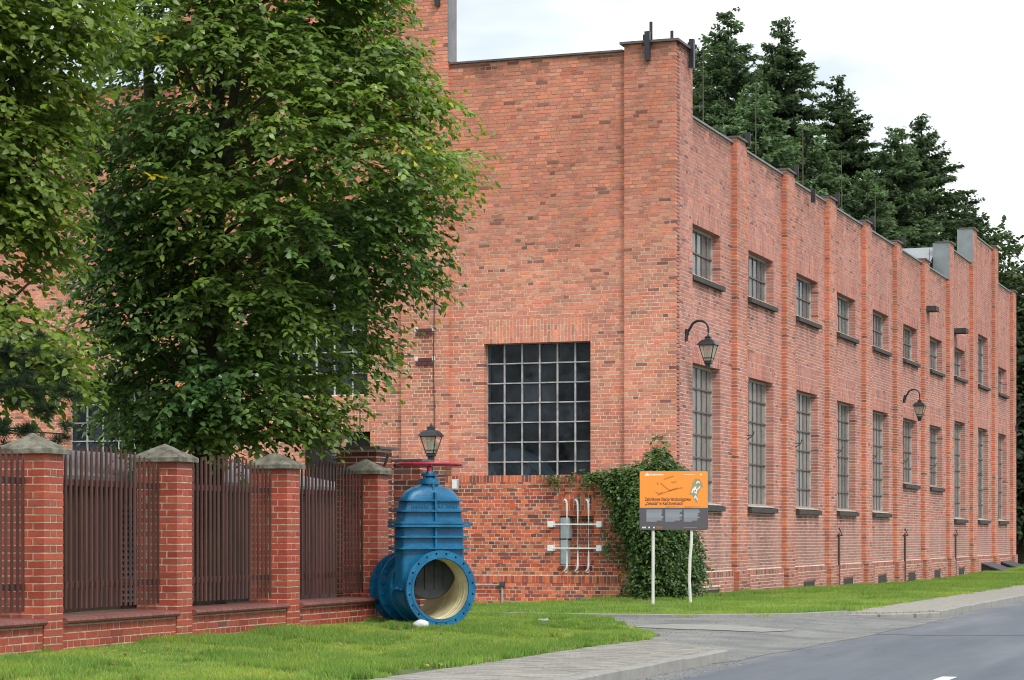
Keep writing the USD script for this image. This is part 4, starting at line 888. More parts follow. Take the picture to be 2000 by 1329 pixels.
m.box(-0.014, 0.014, YB - 0.20, YB, 1.66, 1.78); m.box(-0.014, 0.014, YB - 0.13, YB, 1.76, 1.9); m.box(-0.50, -0.42, YB - 0.012, YB + 0.012, 0.515, 0.54); m.box(-0.52, -0.40, YB - 0.2, YB + 0.1, 0.5, 0.52)
obj('web_rib', m.get(), 'valve_blue', vl)
m = MB()
for k in range(30): # a line of casting letters too worn to read
    if k in (11, 12, 21): continue
    u = -0.33 + k * 0.0225; m.box(u, u + 0.013, YB - 0.168, YB - 0.155, 1.575 + 0.004 * (k % 3), 1.612 - 0.003 * (k % 2))
obj('casting_line', m.get(), 'valve_blue', vl)
m = MB(); m.lathe([(0.0, 1.86), (0.10, 1.86), (0.10, 1.895), (0.138, 1.895), (0.138, 1.965), (0.085, 1.965), (0.07, 2.0), (0.11, 2.0), (0.11, 2.028), (0.05, 2.028), (0.04, 2.06), (0, 2.06)], (0, YB, 0), 24); gl = obj('gland', m.get(), 'valve_blue', vl, smooth=35)
m = MB()
for a in (0.5, 2.0, 3.6, 5.2): m.tube([(0.092 * math.cos(a), YB + 0.092 * math.sin(a), 1.96), (0.092 * math.cos(a), YB + 0.092 * math.sin(a), 2.05)], 0.012, 6)
obj('studs', m.get(), 'valve_blue', gl)
m = MB(); m.lathe([(0.0, 2.03), (0.034, 2.03), (0.03, 2.12), (0.055, 2.13), (0.055, 2.175), (0.0, 2.19)], (0, YB, 0), 16); obj('stem', m.get(), 'valve_red', vl, smooth=35)
wheel = obj('handwheel', trimesh.creation.torus(0.425, 0.019, 48, 10).apply_translation((0, YB, 2.155)), 'valve_red', vl, smooth=True)
for i in range(6):
    a = i * math.pi / 3 + 0.2; m = MB(); m.tube([(0.04 * math.cos(a), YB + 0.04 * math.sin(a), 2.15), (0.42 * math.cos(a), YB + 0.42 * math.sin(a), 2.155)], [0.02, 0.014], 6); obj('spoke', m.get(), 'valve_red', wheel)
m = MB(); m.lathe([(0.0, 0.0), (0.37, 0.0), (0.385, 0.015), (0.385, 0.07), (0.0, 0.07)], (0, 0, 0), 48); v, f = m.get(); gate = np.stack([v[:, 0], v[:, 2] + 0.335, v[:, 1] + ZC + 0.235], -1)
gd = obj('gate_disc', (gate, f[:, ::-1]), 'gate_dark', vl)
for u in (-0.2, -0.07, 0.07, 0.2):
    m = MB(); m.box(u - 0.012, u + 0.012, 0.318, 0.336, ZC - 0.02 + abs(u) * 0.25, ZC + 0.42); obj('disc_rib', m.get(), 'gate_dark', gd)
def sleeper(label, a, b, z, w):
    d = np.subtract(b, a); L = np.hypot(*d); th = math.atan2(d[1], d[0]); s = tag(xf('timber_sleeper', (*a, 0), th), label, 'timber')
    obj('beam', bevel_box(0, L, -w, w, z - 0.14, z, 0.012), 'sleeper', s)
n_ = np.array([0.742, -0.667]); t_ = np.array([0.667, 0.742]); vc = ray(862, 1150, 30.15)[:2]
pA, pB = vc - n_ * 0.12, vc - n_ * 1.0
sleeper('tarred sleeper under the near flange of the blue valve', pA - t_ * 0.35, pA + t_ * 0.55, 0.125, 0.10); sleeper('tarred sleeper under the far end of the blue valve', pB - t_ * 0.5, pB + t_ * 0.5, 0.16, 0.10)

# ------------------------------------------------------------------ lamps
def lantern(parent, z0, s=1.0, at=(0, 0)):
    """Four-sided tapering lantern, z0 the foot of its glass, at most 0.42 m wide."""
    x, y = at; ph = math.pi / 4; q = lambda pr: MB().lathe([(r * s * 1.414, z0 + z * s) for r, z in pr], (x, y, 0), 4, 'z', ph).get()
    obj('roof', q([(0.20, 0.36), (0.215, 0.355), (0.20, 0.38), (0.155, 0.44), (0.115, 0.475), (0.07, 0.485), (0.06, 0.53), (0.075, 0.535), (0.03, 0.56), (0.012, 0.60), (0.0, 0.66)]), 'black_iron', parent)
    ho = q([(0.0, 0.0), (0.07, 0.0), (0.085, -0.04), (0.055, -0.07), (0.055, -0.14), (0.0, -0.14)]); obj('collar', ho, 'black_iron', parent)
    fr = MB()
    for sx, sy in ((1, 1), (1, -1), (-1, 1), (-1, -1)): fr.tube([(x + sx * 0.08 * s, y + sy * 0.08 * s, z0), (x + sx * 0.172 * s, y + sy * 0.172 * s, z0 + 0.36 * s)], 0.011 * s, 5)
    for r, z in ((0.08, 0.005), (0.172, 0.355), (0.10, 0.07)):
        c = [(x + a * r * s, y + b * r * s, z0 + z * s) for a, b in ((1, 1), (1, -1), (-1, -1), (-1, 1), (1, 1))]
        for a, b in zip(c, c[1:]): fr.tube([a, b], 0.010 * s, 4)
    fm = obj('frame', fr.get(), 'black_iron', parent)
    for a, b in (((1, 1), (1, -1)), ((1, -1), (-1, -1)), ((-1, -1), (-1, 1)), ((-1, 1), (1, 1))):
        m = MB(); m.add([(x + a[0] * 0.08 * s, y + a[1] * 0.08 * s, z0), (x + b[0] * 0.08 * s, y + b[1] * 0.08 * s, z0), (x + b[0] * 0.17 * s, y + b[1] * 0.17 * s, z0 + 0.355 * s), (x + a[0] * 0.17 * s, y + a[1] * 0.17 * s, z0 + 0.355 * s)], [(0, 1, 2, 3)]); obj('pane', m.get(), 'lantern_pane', fm)
    m = MB(); m.lathe([(0.0, z0 + 0.03 * s), (0.04 * s, z0 + 0.03 * s), (0.055 * s, z0 + 0.12 * s), (0.045 * s, z0 + 0.25 * s), (0.0, z0 + 0.3 * s)], (x, y, 0), 12); obj('bulb', m.get(), 'lamp_glass', parent, smooth=True)

lp = tag(xf('wall_lantern', (XP, 46.55, 5.5)), 'black wall lantern on a curved arm at the corner of the building', 'lantern')
m = MB(); m.tube([(0.0, 0, -0.12), (0.03, 0, 0.12)], [0.05, 0.04], 8)
arc_ = [(0.02, 0, 0.02), (0.10, 0, 0.14)] + [(0.30 - 0.19 * math.cos(t), 0, 0.12 + 0.17 * math.sin(t)) for t in np.linspace(0.3, math.pi - 0.05, 12)] + [(0.49, 0, 0.06), (0.49, 0, -0.02)]
m.tube(arc_, np.linspace(0.03, 0.02, len(arc_)), 8); m.tube([(0.02, 0, 0.1), (0.07, 0, 0.02), (0.03, 0, -0.04)], 0.018, 6); obj('arm', m.get(), 'black_iron', lp, smooth=50)
lantern(lp, -0.56, 0.93, (0.49, 0))
copy(lp, (XP, 71.75, 5.55), 0, 'black wall lantern on a curved arm halfway along the long wall')
copy(lp, (XP, 97.35, 5.75), 0, 'black wall lantern at the far end of the long wall')
pl_ = tag(xf('lamp_post', (-16.47, 40.83, -0.1)), 'black lantern on a post rising behind the red handwheel', 'street lamp')
m = MB(); m.lathe([(0.0, 0.0), (0.09, 0.0), (0.09, 0.5), (0.06, 0.55), (0.045, 0.6), (0.035, 2.85), (0.0, 2.85)], (0, 0, 0), 14); obj('post', m.get(), 'black_iron', pl_, smooth=40)
lantern(pl_, 2.97, 0.93)
copy(pl_, (-18.15, 40.2, -0.16), 0, 'black lantern on a post half hidden under the tree branches')

# ------------------------------------------------------------------ information board
bd_at = ray(1313, 1182, 43.4); TH = math.atan2(SA, CA)
bd = tag(xf('information_board', (bd_at[0], bd_at[1], 0.0), TH), 'orange and grey information board on two white posts', 'sign')
def rrect(x0, x1, z0, z1, r): return sbox(x0 + r, z0 + r, x1 - r, z1 - r).buffer(r, 6)
def flat(poly, y0, y1):
    m = MB()
    for g in getattr(poly, 'geoms', [poly]):
        e = trimesh.creation.extrude_polygon(g, y1 - y0, engine='earcut'); v = np.array(e.vertices); m.add(np.stack([v[:, 0], y1 - v[:, 2], v[:, 1]], -1), np.array(e.faces))
    return m.get()
BX0, BX1, BZ0, BZ1 = -0.617, 0.675, 1.41, 2.525; sgn = -1
full = rrect(BX0, BX1, BZ0, BZ1, 0.035); ZS = BZ0 + 0.375 * (BZ1 - BZ0)
obj('board', flat(full, -0.012, 0.02), 'sign_grey', bd)
obj('orange_face', flat(full.buffer(-0.006).intersection(sbox(-1, ZS, 1, 3)), -0.015, -0.0125), 'sign_orange', bd)
obj('grey_face', flat(full.buffer(-0.006).intersection(sbox(-1, 0, 1, ZS - 0.002)), -0.015, -0.0125), 'sign_grey', bd)
W_, H_ = BX1 - BX0, BZ1 - BZ0
def bp(u, v): return BX0 + u * W_, BZ1 - v * H_
def words(t, u, v, h, mat_, wmax=None, bold=False, name='lettering'):
    tm = meshkit.text_mesh(t, h, 0.0015, bold); vv = np.array(tm.vertices); k = 1.0
    if wmax: k = wmax * W_ / np.ptp(vv[:, 0])
    x, z = bp(u, v); vv = np.stack([x + vv[:, 0] * k, -0.0155 - vv[:, 2], z + vv[:, 1]], -1); obj(name, (vv, tm.faces), mat_, bd)
words('Zabytkowa Stacja Wodociągowa', 0.075, 0.505, 0.058, 'sign_maroon', 0.665, True)
words('„Zawada” w Karchowicach', 0.075, 0.575, 0.058, 'sign_maroon', 0.55, True)
def pads(rects, mat_, name):
    m = MB()
    for u0, u1, v0, v1 in rects:
        (x0, z1), (x1, z0) = bp(u0, v0), bp(u1, v1); m.box(x0, x1, -0.0172, -0.0155, z0, z1)
    obj(name, m.get(), mat_, bd)
lines = []
for c, (u0, u1) in enumerate(((0.10, 0.35), (0.375, 0.625), (0.645, 0.885))):
    for k in range(11):
        lines.append((u0, u1 - R.uniform(0.0, 0.045) - (0.08 if k == 10 else 0), 0.657 + 0.0187 * k, 0.657 + 0.0187 * k + 0.0105))
pads(lines, 'sign_print', 'text_column')
pads([(0.38, 0.57, 0.602, 0.609), (0.38, 0.44, 0.615, 0.620), (0.655, 0.885, 0.602, 0.609), (0.655, 0.77, 0.615, 0.62)], 'sign_rust', 'caption_line')
pads([(0.645, 0.835, 0.957, 0.967), (0.24, 0.33, 0.945, 0.952), (0.24, 0.335, 0.962, 0.969)], 'sign_rust', 'footer_line')
m = MB()
for u in (0.05, 0.08, 0.14, 0.21):
    x, z = bp(u, 0.957); g = Point(x, z).buffer(0.016, 8); m.add(*flat(g, -0.0172, -0.0155))
obj('footer_emblem', m.get(), 'white_paint', bd)
lg = [bp(*p) for p in ((0.065, 0.085), (0.09, 0.055), (0.105, 0.03), (0.125, 0.045), (0.14, 0.062), (0.15, 0.085))]
m = MB(); m.add(*flat(Polygon(lg), -0.0172, -0.0155))
for k in range(11):
    (x0, z0), (x1, z1) = bp(0.155 + k * 0.018, 0.078), bp(0.155 + k * 0.018 + 0.014, 0.058 if k % 3 else 0.05); m.box(x0, x1, -0.0172, -0.0155, z0, z1)
x, z = bp(0.895, 0.063); m.add(*flat(Point(x, z).buffer(0.015, 8), -0.0172, -0.0155)); x, z = bp(0.655, 0.063); m.add(*flat(Point(x, z).buffer(0.009, 8), -0.0172, -0.0155))
for k in range(8):
    (x0, z0), (x1, z1) = bp(0.67 + k * 0.017, 0.068), bp(0.67 + k * 0.017 + 0.012, 0.058); m.box(x0, x1, -0.0172, -0.0155, z0, z1)
obj('logo', m.get(), 'white_paint', bd)
gm_ = [(0.80, 0.14), (0.825, 0.125), (0.85, 0.14), (0.875, 0.135), (0.89, 0.17), (0.915, 0.21), (0.925, 0.27), (0.89, 0.29), (0.875, 0.31), (0.88, 0.33), (0.85, 0.38), (0.835, 0.42), (0.86, 0.49), (0.845, 0.52), (0.825, 0.55), (0.81, 0.50), (0.785, 0.47), (0.79, 0.44), (0.76, 0.405), (0.72, 0.395), (0.745, 0.35), (0.755, 0.29), (0.77, 0.25), (0.765, 0.21), (0.79, 0.18)]
obj('district_map', flat(Polygon([bp(*p) for p in gm_]), -0.0172, -0.0155), 'sign_olive', bd)
wm = MB()
for pts in (((0.83, 0.21), (0.85, 0.18), (0.875, 0.20)), ((0.765, 0.37), (0.775, 0.32), (0.80, 0.285), (0.82, 0.27)), ((0.79, 0.33), (0.815, 0.30), (0.835, 0.33), (0.825, 0.36)), ((0.80, 0.36), (0.83, 0.38)), ((0.845, 0.31), (0.87, 0.285), (0.88, 0.27)), ((0.80, 0.46), (0.815, 0.425), (0.83, 0.46)), ((0.835, 0.47), (0.845, 0.49))):
    wm.add(*flat(LineString([bp(*p) for p in pts]).buffer(0.011, 4), -0.019, -0.0173))
obj('map_pattern', wm.get(), 'white_paint', bd)
dm = MB()
for pts in (((0.27, 0.405), (0.45, 0.33), (0.62, 0.285)), ((0.31, 0.21), (0.38, 0.28), (0.45, 0.34)), ((0.36, 0.14), (0.42, 0.115), (0.49, 0.09)), ((0.26, 0.20), (0.27, 0.23)), ((0.47, 0.19), (0.50, 0.20), (0.53, 0.18)), ((0.24, 0.36), (0.29, 0.39), (0.33, 0.36)), ((0.45, 0.33), (0.55, 0.29))):
    dm.add(*flat(LineString([bp(*p) for p in pts]).buffer(0.011, 4), -0.0172, -0.0155))
obj('site_drawing', dm.get(), 'sign_rust', bd)
for pts in ([(-0.357, 0.035, 2.4), (-0.357, 0.035, 1.2), (-0.36, 0.035, -0.1)], [(0.37, 0.035, 2.4), (0.365, 0.035, 1.2), (0.335, 0.035, 0.85), (0.325, 0.035, 0.45), (0.34, 0.035, 0.15), (0.36, 0.035, -0.1)]):
    m = MB(); m.tube(pts, 0.03, 10); obj('post', m.get(), 'post_white', bd, smooth=50)

# ------------------------------------------------------------------ foliage
def leaves(C, N, D, L, Wd, tint, rich=False):
    """Leaf blades at C with face normal N and direction D, length L, half width Wd."""
    C, N, D = np.asarray(C), np.asarray(N), np.asarray(D)
    D = D / (np.linalg.norm(D, axis=1, keepdims=True) + 1e-9); S = np.cross(D, N); S /= np.linalg.norm(S, axis=1, keepdims=True) + 1e-9; N = np.cross(S, D)
    L, Wd = np.broadcast_to(L, len(C))[:, None], np.broadcast_to(Wd, len(C))[:, None]
    if rich:
        V = np.stack([C, C + D * L * 0.3 + S * Wd + N * Wd * 0.25, C + D * L * 0.68 + S * Wd * 0.75 + N * Wd * 0.12 - N * L * 0.05, C + D * L - N * L * 0.16, C + D * L * 0.68 - S * Wd * 0.75 + N * Wd * 0.12 - N * L * 0.05, C + D * L * 0.3 - S * Wd + N * Wd * 0.25], 1)
        F = np.array([(0, 1, 5), (1, 2, 4), (1, 4, 5), (2, 3, 4)])
    else:
        V = np.stack([C, C + D * L * 0.45 + S * Wd + N * Wd * 0.2, C + D * L - N * L * 0.1, C + D * L * 0.45 - S * Wd + N * Wd * 0.2], 1); F = np.array([(0, 1, 2), (0, 2, 3)])
    k = V.shape[1]; f = (F[None] + (np.arange(len(C)) * k)[:, None, None]).reshape(-1, 3)
    return V.reshape(-1, 3), f, np.repeat(tint, k, 0)

def rnd_dir(n):
    v = R.normal(size=(n, 3)); return v / np.linalg.norm(v, axis=1, keepdims=True)

def sprays(centres, out, n_leaf, spread, leaf_len, leaf_w, base, droop=0.25, yellow=0.0, hue=0.25, painted_sun=None):
    """Twigs of leaves: each starts at a centre, runs outwards and droops; leaves on both sides lie roughly level."""
    k = len(centres); t = np.tile(np.linspace(0.0, 1.0, n_leaf), (k, 1)) + R.normal(0, 0.05, (k, n_leaf))
    d = out * np.array([1, 1, 0.35]) + R.normal(0, 0.35, (k, 3)); d /= np.linalg.norm(d, axis=1, keepdims=True)
    P = centres[:, None] + d[:, None] * (t * spread)[..., None]; P[..., 2] -= droop * spread * t ** 2
    side = np.cross(d, [0, 0, 1.0]); side /= np.linalg.norm(side, axis=1, keepdims=True) + 1e-9
    sg = np.where(np.arange(n_leaf) % 2 == 0, 1, -1)[None, :, None]
    D = d[:, None] * 0.65 + side[:, None] * sg * 0.8 + R.normal(0, 0.28, (k, n_leaf, 3)); D[..., 2] -= 0.28
    N = np.array([0, 0, 1.0]) + 0.5 * out[:, None] + R.normal(0, 0.38, (k, n_leaf, 3))
    shade = R.uniform(1 - hue, 1 + hue, (k, 1, 1)) * R.uniform(0.75, 1.25, (k, n_leaf, 1)); T = np.asarray(base)[None, None] * shade
    warm = R.random((k, n_leaf)) < 0.18; T[warm] = T[warm] * np.array([1.35, 1.15, 0.8])
    if painted_sun is not None: T *= 1 + painted_sun[:, None, None] * np.array([1.0, 0.62, 0.25])  # sunlight painted into the leaf tint, per twig
    if yellow:
        y = (R.random(k)[:, None] < yellow) & (R.random((k, n_leaf)) < 0.6); T[y] = np.array([0.55, 0.40, 0.03])
    n = k * n_leaf
    return leaves(P.reshape(n, 3), N.reshape(n, 3), D.reshape(n, 3), leaf_len * R.uniform(0.7, 1.2, n), leaf_w * R.uniform(0.75, 1.2, n), T.reshape(n, 3), True)

# the big tree behind the fence
TZ = 30.0
tb = ray(405, 1171, TZ); lime = tag(xf('hornbeam_tree'), 'large dense dark green broadleaf tree behind the picket fence', 'tree')
sc = TZ / 4500
prof = np.array([(-300, 330, 640), (-160, 200, 760), (-60, 120, 800), (60, 105, 838), (130, 102, 880), (190, 100, 930), (250, 100, 962), (340, 100, 962), (430, 105, 905), (540, 115, 880), (600, 125, 800), (690, 130, 765), (770, 140, 760), (830, 180, 690), (865, 260, 600)], float)
pz_ = 1.33 + (1044 - prof[:, 0]) * sc; pc_ = ((prof[:, 1] + prof[:, 2]) / 2 - 1000) * sc; ph_ = (prof[:, 2] - prof[:, 1]) / 2 * sc
def crown_pt(zz, az, rr):
    o = np.argsort(pz_); c = np.interp(zz, pz_[o], pc_[o]); h = np.interp(zz, pz_[o], ph_[o])
    lump = 0.86 + 0.30 * (meshkit.fbm(np.stack([np.cos(az) * 1.8, np.sin(az) * 1.8, zz * 0.9], -1) + 5, 3, 21) - 0.35)
    r = h * rr * np.clip(lump, 0.6, 1.06)
    p = EYE[None] * [1, 1, 0] + RIGHT * (c + r * np.cos(az))[:, None] + FWD * (TZ + 0.2 + 0.85 * r * np.sin(az))[:, None]; p[:, 2] = zz
    return p
n = 11500; zz = R.uniform(pz_.min() + 0.05, pz_.max(), n); az = R.uniform(0, 2 * np.pi, n); rr = R.uniform(0.12, 1.0, n) ** 0.42
P = crown_pt(zz, az, rr); keep = 0.62 * meshkit.fbm(P * np.array([0.75, 0.75, 2.1]), 3, 31) + 0.38 * meshkit.fbm(P * np.array([1.6, 1.6, 3.2]), 2, 33) + 0.10 * (rr - 0.6) > 0.475 + 0.07 * ((P[:, 2] > 1.33 + (1044 - 190) * sc) & (P @ RIGHT < (370 - 1000) * sc)) + 0.03 * (P[:, 2] < 3.7)
P, az_ = P[keep], az[keep]; rk = rr[keep]
out = RIGHT * np.cos(az_)[:, None] + FWD * np.sin(az_)[:, None] + np.array([0, 0, 0.15])
V, F, T = sprays(P - out * 0.25, out, 14, 0.62, 0.112, 0.031, (0.074, 0.138, 0.034), 0.3, 0.008, 0.36, np.clip(2.4 * (meshkit.fbm(P * 0.6, 2, 61) - 0.42) + 0.35 * (rk - 0.7) + 0.10 * (P[:, 2] - 5.0) + 0.12 * ((P - tb) @ RIGHT), -0.35, 1.1))  # last argument: random tone plus painted sunlight, lighter upwards, outwards and to the right
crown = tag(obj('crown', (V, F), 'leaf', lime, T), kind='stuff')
m = MB(); c0 = np.array([tb[0], tb[1], 0.25])
m.tube([c0, c0 + [0.0, 0, 0.35], c0 + [0.02, 0, 1.5], c0 + [0.0, 0.03, 2.8], c0 + [0.05, 0.05, 4.2], c0 + [0.12, 0.05, 6.2], c0 + [0.2, 0, 8.6]], [0.30, 0.22, 0.19, 0.18, 0.15, 0.10, 0.04], 14); obj('trunk', m.get(), 'bark', lime, smooth=60)
def limb(pts, r0, r1):
    m = MB(); m.tube(pts, np.linspace(r0, r1, len(pts)), 8); obj('limb', m.get(), 'bark_green', lime, smooth=60)
limb([c0 + [0, 0, 3.0], ray(490, 410, 29.9), ray(560, 350, 29.8), ray(640, 290, 29.8), ray(740, 190, 30.0)], 0.10, 0.03)
limb([c0 + [0, 0, 3.1], ray(235, 450, 29.4), ray(190, 410, 29.2), ray(150, 375, 29.0)], 0.06, 0.025)
limb([c0 + [0, 0, 3.4], ray(300, 330, 30.2), ray(290, 150, 30.4), ray(285, -40, 30.5)], 0.11, 0.05)
limb([c0 + [0, 0, 3.6], ray(440, 300, 30.6), ray(470, 100, 31.0), ray(500, -40, 31)], 0.09, 0.04)
for k in range(60):
    i = R.integers(len(P)); q = P[i]; a = c0 + [0, 0, np.clip(q[2] - 1.2, 2.0, 7.5)]
    limb([a, a * 0.5 + q * 0.5 + [0, 0, 0.25], q], 0.035, 0.008)

# the lighter tree at the left edge
lt = tag(xf('maple_tree'), 'yellow green tree hanging in from the left edge', 'tree')
TZ2 = 25.6; sc2 = TZ2 / 4500
n = 6600; zz = R.uniform(2.9, 8.9, n)
lim = np.interp(1044 - (zz - 1.33) / sc2, [-300, 0, 60, 150, 300, 420, 500, 560, 600, 640, 700, 740, 800], [200, 290, 260, 195, 175, 180, 185, 130, 150, 225, 265, 245, 90])
az = R.uniform(0, 2 * np.pi, n); rr = R.uniform(0.05, 1, n) ** 0.5
cx_ = -150.0; h = (lim - cx_) * sc2
lump = 0.84 + 0.32 * (meshkit.fbm(np.stack([np.cos(az) * 2, np.sin(az) * 2, zz * 1.1], -1), 3, 41) - 0.35); r = h * rr * np.clip(lump, 0.6, 1.05)
P2 = RIGHT * ((cx_ - 1000) * sc2 + r * np.cos(az))[:, None] + FWD * (TZ2 + 0.75 * r * np.sin(az))[:, None]; P2[:, 2] = zz
keep = meshkit.fbm(P2 * np.array([1.1, 1.1, 1.6]), 3, 47) > 0.42 + 0.07 * sstep(5.2, 4.4, P2[:, 2])
P2, az2 = P2[keep], az[keep]; out = RIGHT * np.cos(az2)[:, None] + FWD * np.sin(az2)[:, None] + np.array([0, 0, 0.1])
V, F, T = sprays(P2 - out * 0.2, out, 13, 0.55, 0.112, 0.037, (0.15, 0.215, 0.045), 0.35, 0.004, 0.25)
tag(obj('crown', (V, F), 'leaf', lt, T), kind='stuff')
c2 = ray(-150, 1171, TZ2); m = MB(); m.tube([(c2[0], c2[1], 0.2), (c2[0], c2[1], 3.0), (c2[0] + 0.1, c2[1], 6.5), (c2[0] + 0.2, c2[1], 8.5)], [0.22, 0.16, 0.09, 0.03], 10); obj('trunk', m.get(), 'bark', lt, smooth=60)
for e in (ray(150, 700, 25.0), ray(120, 350, 25.3), ray(60, 550, 25.2), ray(170, 60, 25.5)):
    m = MB(); a = np.array([c2[0], c2[1], max(2.6, e[2] - 1.6)]); m.tube([a, (a + e) / 2 + [0, 0, 0.2], e], [0.06, 0.035, 0.012], 6); obj('limb', m.get(), 'bark', lt)

# pine bough low at the left
pn = tag(xf('pine_tree'), 'dark pine with tufted boughs low at the left edge', 'tree')
TZ3 = 24.2; pb = ray(-170, 1171, TZ3)
m = MB(); m.tube([(pb[0], pb[1], 0.2), (pb[0], pb[1], 2.4), (pb[0] + 0.05, pb[1], 4.2)], [0.12, 0.09, 0.03], 8); obj('trunk', m.get(), 'bark', pn, smooth=60)
VN, FN_, TN = [], [], []; cnt = 0
ends = [(60, 690), (110, 735), (128, 765), (30, 750), (90, 800), (125, 848), (45, 838), (-20, 800), (20, 700), (-30, 720), (70, 760), (10, 850)]
for ex, ey in ends:
    e = ray(ex, ey, TZ3 + R.uniform(-0.5, 0.5)); a = np.array([pb[0], pb[1], e[2] + R.uniform(-0.1, 0.3)]); mid = (a + e) / 2 + [0, 0, 0.06]
    m = MB(); m.tube([a, mid, e], [0.02, 0.013, 0.006], 5); obj('bough', m.get(), 'bark', pn)
    for q in [e + R.normal(0, 0.07, 3) for _ in range(5)] + [mid * 0.4 + e * 0.6 + R.normal(0, 0.05, 3) for _ in range(2)]:
        n = 90; d = rnd_dir(n) + np.array([0.2, 0, 0.3]); V, F, T = leaves(np.tile(q, (n, 1)), rnd_dir(n), d, R.uniform(0.07, 0.12, n), 0.0022, np.array([0.022, 0.042, 0.022]) * R.uniform(0.6, 1.5, (n, 1)))
        VN.append(V); FN_.append(F + cnt); TN.append(T); cnt += len(V)
tag(obj('needles', (np.vstack(VN), np.vstack(FN_)), 'leaf_far', pn, np.vstack(TN)), kind='stuff')

# conifers far behind the building
def conifer(px_, py_, Z, base_half, label, seed, slope=0.33, tone=1.0):
    global R
    keepR = R; R = np.random.default_rng(seed)
    top = ray(px_, py_, Z); t = tag(xf('fir_tree'), label, 'tree', 'conifers behind the building')
    x, y, zt = top; m = MB(); m.tube([(x, y, -0.2), (x, y, zt * 0.6), (x, y, zt - 0.3)], [0.35, 0.2, 0.03], 7); obj('trunk', m.get(), 'bark', t)
    Vs, Fs, Ts, c = [], [], [], 0; z = zt - 0.25
    zmin = 7.0
    while z > zmin:
        dz = zt - z; L0 = min(0.3 + dz * slope * 1.25, base_half * 1.15) * (0.85 + 0.3 * R.random())
        nb = 6 + int(dz > 1.5) * 4 + int(dz > 5) * 3
        for k in range(nb):
            a = R.uniform(0, 2 * math.pi); L = L0 * R.uniform(0.55, 1.12); out_ = np.array([math.cos(a), math.sin(a), 0]); zb = z + R.uniform(-0.2, 0.2)
            nt = max(3, int(L / 0.16)); s_ = np.linspace(0.12, 1, nt) * L
            up = 0.10 if dz < 4 else -0.08
            P_ = np.array([x, y, zb]) + out_ * s_[:, None]; P_[:, 2] += up * s_ - 0.10 * s_ ** 1.5 + 0.16 * L * (s_ / L) ** 3
            nl = 9; rep = np.repeat(P_, nl, 0); w = np.repeat(np.sin(np.linspace(0.5, 2.7, nt)), nl)
            sd = np.cross(out_, [0, 0, 1.0]); sg = R.choice([-1, 1], len(rep))[:, None]
            D = out_ * R.uniform(0.2, 0.9, (len(rep), 1)) + sd * sg * R.uniform(0.2, 1.0, (len(rep), 1)) + np.array([0, 0, 1.0]) * R.normal(-0.12, 0.3, (len(rep), 1))
            N_ = np.array([0, 0, 1.0]) + R.normal(0, 0.5, (len(rep), 3))
            T_ = np.array([0.090, 0.134, 0.078]) * tone * R.uniform(0.6, 1.5, (len(rep), 1)) * R.uniform(0.8, 1.25)
            V, F, T_ = leaves(rep + R.normal(0, 0.05, rep.shape), N_, D, R.uniform(0.24, 0.5, len(rep)) * (0.45 + 0.5 * w) * min(1, 0.5 + dz * 0.15), 0.075, T_)
            Vs.append(V); Fs.append(F + c); Ts.append(T_); c += len(V)
        z -= 0.30 if dz < 5 else 0.42
    tag(obj('crown', (np.vstack(Vs), np.vstack(Fs)), 'leaf_far', t, np.vstack(Ts)), kind='stuff'); R = keepR
conifer(1422, 18, 112, 4.2, 'tallest fir behind the building, next to its corner tower', 101, 0.34)
conifer(1526, 36, 120, 4.3, 'second tallest fir, pointed top right of the tallest', 102, 0.36, 0.75)
conifer(1636, 150, 124, 4.6, 'dark fir in the middle of the row with jagged right side', 103, 0.42, 0.7)
conifer(1800, 226, 126, 4.2, 'rightmost fir with sharp top against the white sky', 104, 0.42, 0.75)
conifer(1752, 250, 119, 3.6, 'shorter fir leaning against the rightmost one', 105, 0.36)
conifer(1362, 90, 118, 3.4, 'fir mostly hidden behind the corner tower', 106, 0.35)
conifer(1475, 165, 106, 3.6, 'lighter fir in front of the two tallest', 107, 0.4, 1.25)
conifer(1575, 240, 108, 3.6, 'lighter fir below the dark middle fir', 108, 0.42, 1.15)
conifer(1690, 330, 110, 3.4, 'low fir filling the gap before the rightmost pair', 109, 0.42, 1.1)
conifer(1885, 372, 128, 3.0, 'fir with a drooping bough at the right end of the row', 110, 0.5, 0.8)

def far_tree(px_, py_, Z, half, label, seed, base, zlow=0.3):
    top = ray(px_, py_, Z); t = tag(xf('broadleaf_tree'), label, 'tree', 'trees beyond the end of the building'); r = np.random.default_rng(seed)
    H = top[2] - zlow; n = 1500; d = r.normal(size=(n, 3)); d /= np.linalg.norm(d, axis=1, keepdims=True)
    rr = r.uniform(0.2, 1, n) ** 0.4 * (0.75 + 0.5 * (meshkit.fbm(d * 2.2 + seed, 3, 5) - 0.3)); P_ = np.array([top[0], top[1], zlow + H / 2]) + d * rr[:, None] * np.array([half, half, H / 2])
    V, F, T = sprays(P_, d, 9, 1.0, 0.32, 0.11, base, 0.3, 0, 0.35); tag(obj('crown', (V, F), 'leaf_far', t, T), kind='stuff')
    m = MB(); m.tube([(top[0], top[1], -0.3), (top[0], top[1], zlow + H * 0.6)], [0.3, 0.1], 8); obj('trunk', m.get(), 'bark', t)
far_tree(1958, 425, 109, 3.2, 'rounded tree rising behind the far end of the parapet', 201, (0.048, 0.072, 0.034))
far_tree(2015, 470, 112, 3.2, 'tree at the right edge of the picture', 202, (0.04, 0.07, 0.03))
far_tree(1990, 640, 106, 2.4, 'lower dark tree beside the far corner of the building', 203, (0.028, 0.05, 0.024))

